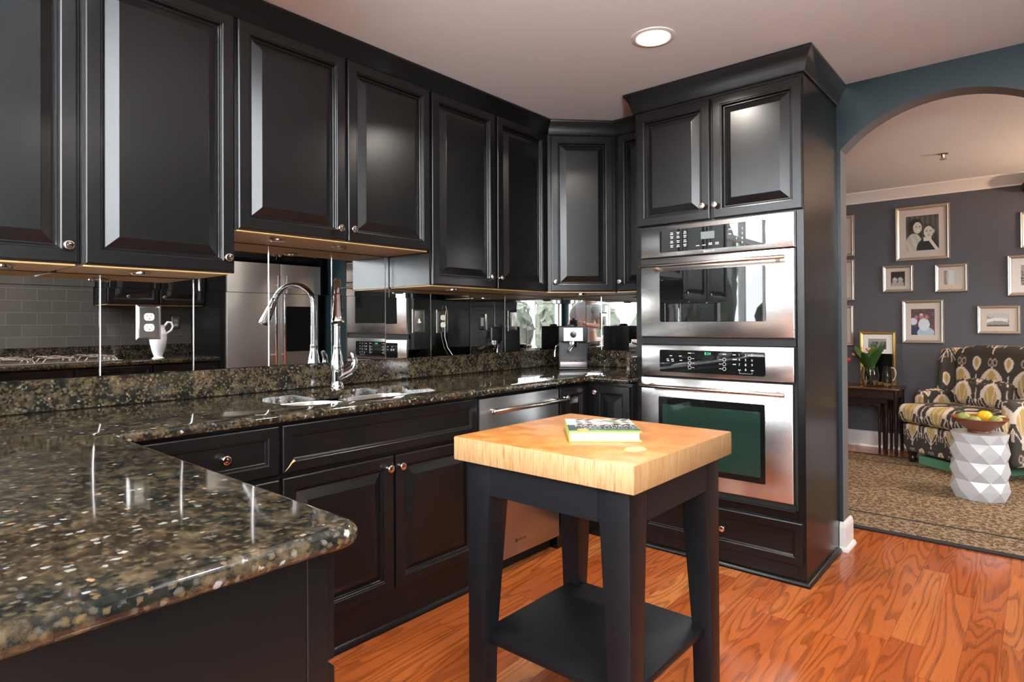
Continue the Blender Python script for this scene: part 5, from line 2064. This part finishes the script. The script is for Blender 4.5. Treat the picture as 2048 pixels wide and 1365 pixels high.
def nest_table(label, x0, x1, y0, y1, h, legr, first):
    t = thing('nesting_table', label, 'side table', ((x0 + x1) / 2, (y0 + y1) / 2, 0), 0, 'nest of dark wood tables')
    bm = nb()
    box(bm, x0, x1, y0, y1, h - 0.020, h, 0.006, 3)
    obj('table_top', bm, 'table_wood', t, smooth=30)
    bm = nb()
    n_ = 40
    top, bot = [], []
    for k in range(n_ + 1):
        s = k / n_
        x = x0 + 0.03 + (x1 - x0 - 0.06) * s
        dz = 0.060 + 0.022 * abs(math.cos(s * math.pi * 3)) ** 0.7
        for yy, lst in ((y0 + 0.020, top), (y0 + 0.034, bot)):
            lst.append((bm.verts.new((x, yy, h - 0.0205)), bm.verts.new((x, yy, h - dz - 0.02))))
    for lst, other in ((top, bot),):
        for k in range(n_):
            bm.faces.new((lst[k][0], lst[k + 1][0], lst[k + 1][1], lst[k][1]))
            bm.faces.new((other[k][0], other[k][1], other[k + 1][1], other[k + 1][0]))
            bm.faces.new((lst[k][1], lst[k + 1][1], other[k + 1][1], other[k][1]))
            bm.faces.new((lst[k][0], other[k][0], other[k + 1][0], lst[k + 1][0]))
    for xx in (x0 + 0.02, x1 - 0.034):
        box(bm, xx, xx + 0.014, y0 + 0.034, y1 - 0.02, h - 0.090, h - 0.0205)
    obj('apron', bm, 'dark_wood', t, smooth=30)
    for xx in (x0 + 0.035, x1 - 0.035):
        for yy in (y0 + 0.035, y1 - 0.035):
            bm = nb()
            H_ = h - 0.021
            lathe(bm, [(legr * 0.8, 0.0), (legr * 0.9, 0.02), (legr * 0.75, 0.05), (legr * 0.95, H_ * 0.35), (legr * 1.1, H_ * 0.62), (legr * 0.8, H_ * 0.66), (legr * 1.25, H_ * 0.70), (legr * 1.25, H_)], (xx, yy, 0.0005), (0, 0, 1), 14)
            obj('leg', bm, 'dark_wood', t, smooth=40)


nest_table('largest dark wood nesting table with scalloped apron, holding the flower vase', 1.02, 1.660, 2.740, 3.110, TZ, 0.017, True)
nest_table('middle dark wood nesting table slid beneath the largest one', 1.075, 1.580, 2.775, 3.085, 0.556, 0.014, False)
nest_table('smallest dark wood nesting table inside the nest', 1.130, 1.525, 2.780, 3.060, 0.528, 0.012, False)

GF = Fr((0, 3.060, 0), (1, 0, 0), (0, -1, 0))
t = framed('gold framed print of a street leaning behind the flower vase on the nesting table', 1.292, 1.585, TZ + 0.0006, 1.100, 0.026, (1.362, 1.510, 0.935, 1.035), 'bw', 'mat_white', 'gold_frame', GF, 0.0, 'gold_picture_frame', 0.006, None, None)
bm = nb()
box(bm, 1.3190, 1.5580, 3.0495, 3.0510, TZ + 0.028, 0.895)
obj('dark_lower_panel', bm, 'oven_glass', t, smooth=0)

vx, vy = 1.412, 2.850
t = thing('glass_vase', 'round clear glass vase of cut stems standing on the nesting table', 'vase', (vx, vy, TZ))
bm = nb()
lathe(bm, [(0.042, 0.0), (0.050, 0.006), (0.066, 0.045), (0.076, 0.090), (0.074, 0.130), (0.062, 0.165), (0.066, 0.178), (0.062, 0.178), (0.058, 0.164), (0.069, 0.128), (0.071, 0.090), (0.061, 0.047), (0.044, 0.014), (0.001, 0.012)], (vx, vy, TZ + 0.0006), (0, 0, 1), 32)
obj('vase_body', bm, 'glass', t, smooth=60)
t = thing('flower_bunch', 'bunch of broad green leaves with pink blooms in the glass vase', 'flowers', (vx, vy, TZ + 0.02))
bm = nb()
for k in range(13):
    a = k * 2.39
    tube(bm, [(vx + 0.030 * math.cos(a + 2.6), vy + 0.030 * math.sin(a + 2.6), TZ + 0.018), (vx + 0.012 * math.cos(a), vy + 0.012 * math.sin(a), TZ + 0.10), (vx + 0.036 * math.cos(a), vy + 0.036 * math.sin(a), TZ + 0.185)], 0.0045, 6)
obj('stems', bm, 'stem', t, smooth=50)
bm = nb()
for k in range(15):
    a = k * 2.39 + 0.4
    r_ = 0.25 + 0.65 * ((k * 7) % 5) / 5
    leaf(bm, (vx + 0.03 * math.cos(a), vy + 0.03 * math.sin(a), TZ + 0.165), (math.cos(a) * r_, math.sin(a) * r_, 1.0), 0.17 + 0.045 * (k % 3), 0.075, 0.35)
obj('leaves', bm, 'leaf', t, smooth=60, recalc=False)


def bloom(x, y, z, mat, r):
    bm = nb()
    for k in range(6):
        a = k * math.pi / 3
        bmesh.ops.create_icosphere(bm, subdivisions=2, radius=r, matrix=Matrix.Translation((x + r * 0.55 * math.cos(a), y + r * 0.55 * math.sin(a), z)) @ Matrix.Rotation(a, 4, 'Z') @ Matrix.Rotation(0.5, 4, 'Y') @ Matrix.Diagonal((0.45, 0.75, 1.1, 1)))
    obj('bloom', bm, mat, t, smooth=60)


bm = nb()
tube(bm, [(vx - 0.03, vy - 0.01, TZ + 0.175), (vx - 0.09, vy - 0.02, TZ + 0.30), (vx - 0.14, vy - 0.02, TZ + 0.285), (vx - 0.165, vy - 0.02, TZ + 0.255)], [0.003, 0.0028, 0.0025, 0.002], 6)
obj('stems', bm, 'stem', t, smooth=50)
bloom(vx - 0.172, vy - 0.02, TZ + 0.238, 'pink', 0.020)
bloom(vx - 0.130, vy - 0.02, TZ + 0.292, 'pale_pink', 0.013)
bloom(vx - 0.005, vy - 0.05, TZ + 0.340, 'pale_pink', 0.018)
bloom(vx + 0.045, vy - 0.03, TZ + 0.345, 'pink', 0.014)
jx, jy = 1.535, 2.935
t = thing('glass_jug', 'clear glass jug with a curved handle behind the round vase', 'jug', (jx, jy, TZ))
bm = nb()
lathe(bm, [(0.030, 0.0), (0.036, 0.005), (0.046, 0.05), (0.045, 0.10), (0.036, 0.16), (0.038, 0.185), (0.035, 0.185), (0.033, 0.16), (0.041, 0.10), (0.042, 0.05), (0.030, 0.010), (0.001, 0.009)], (jx, jy, TZ + 0.0006), (0, 0, 1), 28)
obj('jug_body', bm, 'glass', t, smooth=60)
bm = nb()
tube(bm, [(jx + 0.034, jy - 0.01, TZ + 0.172), (jx + 0.050, jy - 0.012, TZ + 0.172), (jx + 0.062, jy - 0.015, TZ + 0.160), (jx + 0.069, jy - 0.015, TZ + 0.138), (jx + 0.068, jy - 0.015, TZ + 0.11), (jx + 0.060, jy - 0.013, TZ + 0.080), (jx + 0.044, jy - 0.01, TZ + 0.055)], 0.006, 10)
obj('handle', bm, 'ceramic', t, smooth=60)


# ---------------- wing armchair in an ikat print
DARKF, CREAM, GOLD, TAUPE = (0.052, 0.046, 0.040), (0.74, 0.63, 0.55), (0.50, 0.36, 0.12), (0.40, 0.31, 0.27)


def ikat(u, v):
    """large teardrops, small drops, hooks and spindles on a grid repeat; u across, v up, metres"""
    PU, PV = 0.27, 0.44
    u = u + 0.0022 * math.sin(v * 520) + 0.0018 * math.sin(v * 1130 + u * 90)
    a = abs((u / PU - math.floor(u / PU) - 0.5) * PU)
    b = (v / PV - math.floor(v / PV)) * PV

    def drop(x, y0, w, h):
        y = (b - y0) / h
        if y <= 0 or y >= 1:
            return -1
        pr = w * (math.sin(math.pi * min(1.0, y ** 0.85 * 0.97)) ** 0.72) * (0.42 + 0.78 * y)
        return (pr - x) / w
    d = drop(a, 0.045, 0.112, 0.275)
    if d > 0:
        if d > 0.36 and b > 0.10:
            if abs(a - 0.020 * (b - 0.06) / 0.12) < 0.0036:
                return CREAM
            return GOLD
        if a > 0.012 and b < 0.19 and 0.08 < d < 0.30 and b > 0.075:
            return DARKF
        return CREAM
    if a < 0.007 and (b < 0.05 or 0.31 < b < 0.345):
        return CREAM
    # little crest above each drop
    rr = math.hypot((a - 0.020) / 0.020, (b - 0.375) / 0.034)
    if 0.55 < rr < 1.0:
        return TAUPE
    # on the line between two columns: small drop, spindle, hooks
    e = PU / 2 - a
    d2 = drop(e, 0.300, 0.046, 0.120)
    if d2 > 0:
        return GOLD if d2 > 0.45 else CREAM
    if e < 0.0045 + 0.009 * max(0, 1 - abs(b - 0.165) / 0.018) and 0.105 < b < 0.275:
        return CREAM
    hx, hz = e - 0.047, b - 0.150
    r2 = math.hypot(hx / 0.021, hz / 0.040)
    if b >= 0.150:
        if 0.70 < r2 < 1.0:
            return CREAM
    elif 0.060 < b and 0.014 < abs(hx) < 0.021:
        if hx > 0 or b > 0.105:
            return CREAM
    return DARKF


def ikat_paint(o, ou=0.0, ov=0.0, sc=1.0):
    def fn(co, nrm):
        ax, ay, az = abs(nrm.x), abs(nrm.y), abs(nrm.z)
        if az > 0.75:
            return ikat((co.x + ou) * sc, (co.y + 0.9 + ov) * sc)
        if ay >= ax:
            return ikat((co.x + ou) * sc, (co.z + ov) * sc)
        return ikat((co.y + ou + 0.1) * sc, (co.z + ov) * sc)
    paint(o, fn)


chloc = (1.995, 2.330, 0.0112)
chrz = -math.atan2(0.62, 0.785)
t = thing('wing_armchair', 'wing armchair in charcoal, cream and gold ikat print, against the slate wall', 'armchair', chloc, chrz)
CM = ROOTM[t.name]
z0c = 0.0


def cpart(name, bm, ou=0, ov=0, sc=1.0, mat='print_fabric', sub=None):
    bm.transform(CM)
    o = obj(name, bm, mat, t if sub is None else sub, smooth=50)
    if mat == 'print_fabric':
        ikat_paint(o, ou, ov, sc)
    return o


SP = 0.0055
cpart('seat_base', rgrid(-0.37, 0.37, 0.0, 0.60, 0.095, 0.325, 0.02, SP), 0.0, 0.14, 1.5)
cpart('seat_cushion', rgrid(-0.405, 0.405, -0.035, 0.52, 0.335, 0.485, 0.05, SP, 0.018), 0.135, -0.235)
bm = rgrid(-0.36, 0.36, 0.46, 0.62, 0.33, 0.985, 0.06, SP)
for v in bm.verts:
    k = max(0.0, (v.co.z - 0.45) / 0.52)
    v.co.y += 0.05 * k
    v.co.x *= 0.90 + 0.14 * k
    if v.co.z > 0.90:
        v.co.z -= 0.05 * (abs(v.co.x) / 0.38) ** 4
cpart('backrest', bm, 0.135, -0.035)
for s in (-1, 1):
    bm = rgrid(-0.055, 0.055, 0.17, 0.60, 0.10, 0.600, 0.04, SP)
    for v in bm.verts:
        v.co.x += 0.385 * s
        if v.co.z > 0.35:
            v.co.z += 0.03 * max(0, (v.co.y - 0.2))
    cpart('arm', bm, 0.05 * s, 0.20)
    bm = rgrid(-0.035, 0.035, 0.36, 0.62, 0.58, 0.955, 0.032, SP)
    for v in bm.verts:
        k = max(0.0, (v.co.z - 0.58) / 0.37)
        v.co.x += 0.365 * s + 0.02 * s * k
        v.co.y += 0.05 * k + (0.10 * (k - 0.75) if (v.co.y < 0.45 and k > 0.75) else 0)
    cpart('wing', bm, 0.03, 0.11)
for sx in (-1, 1):
    for yy in (0.05, 0.55):
        bm = nb()
        lathe(bm, [(0.022, 0.0), (0.030, 0.012), (0.034, 0.035), (0.026, 0.055), (0.034, 0.062), (0.038, 0.094)], (0.32 * sx, yy, 0.0005), (0, 0, 1), 20)
        cpart('leg', bm, mat='dark_wood')
t2 = thing('lumbar_pillow', 'lumbar pillow in the same ikat print propped against the armchair back', 'pillow', chloc, chrz)
bm = rgrid(-0.24, 0.24, 0.385, 0.47, 0.500, 0.700, 0.04, SP, 0.02)
for v in bm.verts:
    v.co.y += 0.10 * (v.co.z - 0.5)
    v.co.y -= 0.030
bm.transform(CM)
o = obj('pillow_cover', bm, 'print_fabric', t2, smooth=50)
ikat_paint(o, 0.02, 0.40, 1.1)
t2 = thing('storage_box', 'flat sea green storage box pushed under the armchair', 'box', chloc, chrz)
bm = nb()
box(bm, -0.24, 0.26, 0.03, 0.50, 0.0005, 0.072, 0.003)
bm.transform(CM)
obj('box_lid', bm, 'green_box', t2, smooth=0)

# ---------------- faceted garden stool with a fruit bowl
sx_, sy_ = 2.283, 1.620
t = thing('garden_stool', 'white glazed ceramic garden stool with faceted diamond sides on the leopard rug', 'stool', (sx_, sy_, 0.0112))
bm = nb()
NS, LV, SH = 9, 7, 0.436
rows = []
for j in range(LV + 1):
    z = SH * j / LV
    rr = 0.150 + 0.012 * (j % 2) + (0.004 if 0 < j < LV else 0.0)
    off = 0.5 * (j % 2)
    rows.append([bm.verts.new((sx_ + rr * math.cos(2 * math.pi * (k + off) / NS + 0.25), sy_ + rr * math.sin(2 * math.pi * (k + off) / NS + 0.25), 0.0118 + z)) for k in range(NS)])
for j in range(LV):
    for k in range(NS):
        a, b = rows[j], rows[j + 1]
        if j % 2 == 0:
            bm.faces.new((a[k], a[(k + 1) % NS], b[k]))
            bm.faces.new((a[(k + 1) % NS], b[(k + 1) % NS], b[k]))
        else:
            bm.faces.new((a[k], b[(k + 1) % NS], b[k]))
            bm.faces.new((a[k], a[(k + 1) % NS], b[(k + 1) % NS]))
bm.faces.new(list(reversed(rows[0])))
bm.faces.new(rows[-1])
obj('stool_body', bm, 'ceramic', t, smooth=0)
bz_ = 0.0118 + SH + 0.0006
t = thing('wooden_bowl', 'wide reddish wooden bowl of fruit on the white garden stool', 'bowl', (sx_, sy_, bz_))
bm = nb()
lathe(bm, [(0.060, 0.0), (0.066, 0.004), (0.062, 0.012), (0.095, 0.035), (0.135, 0.068), (0.158, 0.096), (0.157, 0.100), (0.150, 0.098), (0.128, 0.076), (0.090, 0.046), (0.055, 0.026), (0.001, 0.020)], (sx_, sy_, bz_), (0, 0, 1), 40)
obj('bowl_body', bm, 'bowl', t, smooth=50)


def fruit(name, label, x, y, z, r, mat, sq=(1, 1, 1), stalk=True):
    t = thing(name, label, 'fruit', (x, y, z - r * sq[2]), 0, 'fruit in the wooden bowl')
    bm = nb()
    bmesh.ops.create_icosphere(bm, subdivisions=3, radius=r, matrix=Matrix.Translation((x, y, z)) @ Matrix.Diagonal((*sq, 1)))
    for v in bm.verts:
        d = Vector((v.co.x - x, v.co.y - y))
        if v.co.z > z and d.length < r * 0.35:
            v.co.z -= (r * 0.35 - d.length) * 0.35
    obj('skin', bm, mat, t, smooth=80)
    bm = nb()
    tube(bm, [(x, y, z + r * sq[2] * 0.86), (x + 0.002, y, z + r * sq[2] * 1.02), (x + 0.004, y, z + r * sq[2] * 1.14)], 0.0022, 6)
    obj('stalk', bm, 'dark_wood', t, smooth=50)


fz = bz_ + 0.094
fruit('green_pear', 'green pear at the left rim of the wooden bowl', sx_ - 0.082, sy_ - 0.020, fz, 0.036, 'lime', (1.1, 1, 0.95))
fruit('green_pear', 'green pear in the middle of the wooden bowl, left of the orange', sx_ - 0.018, sy_ - 0.060, fz - 0.010, 0.034, 'lime', (1.1, 1, 0.9))
fruit('orange', 'bright orange sitting highest in the wooden bowl', sx_ + 0.030, sy_ + 0.022, fz + 0.014, 0.040, 'lemon', (1.08, 1, 0.95))
fruit('green_pear', 'green pear at the right side of the wooden bowl', sx_ + 0.092, sy_ - 0.040, fz, 0.033, 'lime', (1.1, 1, 0.9))
fruit('green_pear', 'green pear at the back of the wooden bowl behind the orange', sx_ + 0.010, sy_ + 0.098, fz, 0.033, 'lime', (1.1, 1, 0.9))

# ---------------- ceiling sprinkler and wall speaker of the sitting room
t = thing('fire_sprinkler', 'small metal fire sprinkler head on the sitting room ceiling', 'sprinkler', (2.064, 1.953, HC))
bm = nb()
lathe(bm, [(0.034, -0.0005), (0.034, -0.004), (0.014, -0.008), (0.010, -0.03), (0.008, -0.034), (0.002, -0.035)], (2.064, 1.953, HC), (0, 0, 1), 20)
obj('escutcheon', bm, 'handle_steel', t, smooth=40)
bm = nb()
lathe(bm, [(0.020, 0.0), (0.022, -0.002), (0.002, -0.003)], (2.064, 1.953, HC - 0.042), (0, 0, 1), 14)
tube(bm, [(2.052, 1.953, HC - 0.028), (2.046, 1.953, HC - 0.036), (2.054, 1.953, HC - 0.043)], 0.003, 6)
tube(bm, [(2.076, 1.953, HC - 0.028), (2.082, 1.953, HC - 0.036), (2.074, 1.953, HC - 0.043)], 0.003, 6)
obj('deflector', bm, 'handle_steel', t, smooth=40)
t = thing('wall_speaker', 'dark rounded wall speaker high at the right edge of the photo', 'speaker', (2.60, YL - 0.12, 2.20))
bm = nb()
bmesh.ops.create_icosphere(bm, subdivisions=4, radius=0.10, matrix=Matrix.Translation((2.585, YL - 0.125, 2.295)) @ Matrix.Diagonal((1.0, 0.9, 0.72, 1)))
obj('speaker_shell', bm, 'black_plastic', t, smooth=60)
bm = nb()
tube(bm, [(2.585, YL - 0.001, 2.295), (2.585, YL - 0.05, 2.295)], 0.02, 12)
obj('bracket', bm, 'black_plastic', t, smooth=60)

# torchiere lamp in the sitting room, out of frame to the right
t = thing('floor_lamp', 'slim torchiere floor lamp throwing warm light on the sitting room ceiling', 'lamp', (3.55, 2.35, 0))
bm = nb()
lathe(bm, [(0.14, 0.0), (0.14, 0.015), (0.03, 0.03), (0.012, 0.04)], (3.55, 2.35, 0.0115), (0, 0, 1), 28)
obj('base', bm, 'black_plastic', t, smooth=40)
bm = nb()
tube(bm, [(3.55, 2.35, 0.045), (3.55, 2.35, 1.70)], 0.012, 14)
obj('pole', bm, 'black_plastic', t, smooth=40)
bm = nb()
lathe(bm, [(0.02, 1.70), (0.10, 1.74), (0.17, 1.82), (0.165, 1.82), (0.09, 1.75), (0.002, 1.725)], (3.55, 2.35, 0), (0, 0, 1), 32)
obj('lamp_shade', bm, 'ceramic', t, smooth=40)
_d = bpy.data.lights.new('torchiere_bulb', 'POINT')
_d.energy = 75
_d.color = (1.0, 0.60, 0.36)
_d.shadow_soft_size = 0.04
_o = bpy.data.objects.new('torchiere_bulb', _d)
COL.objects.link(_o)
_o.location = (3.55, 2.35, 1.80)
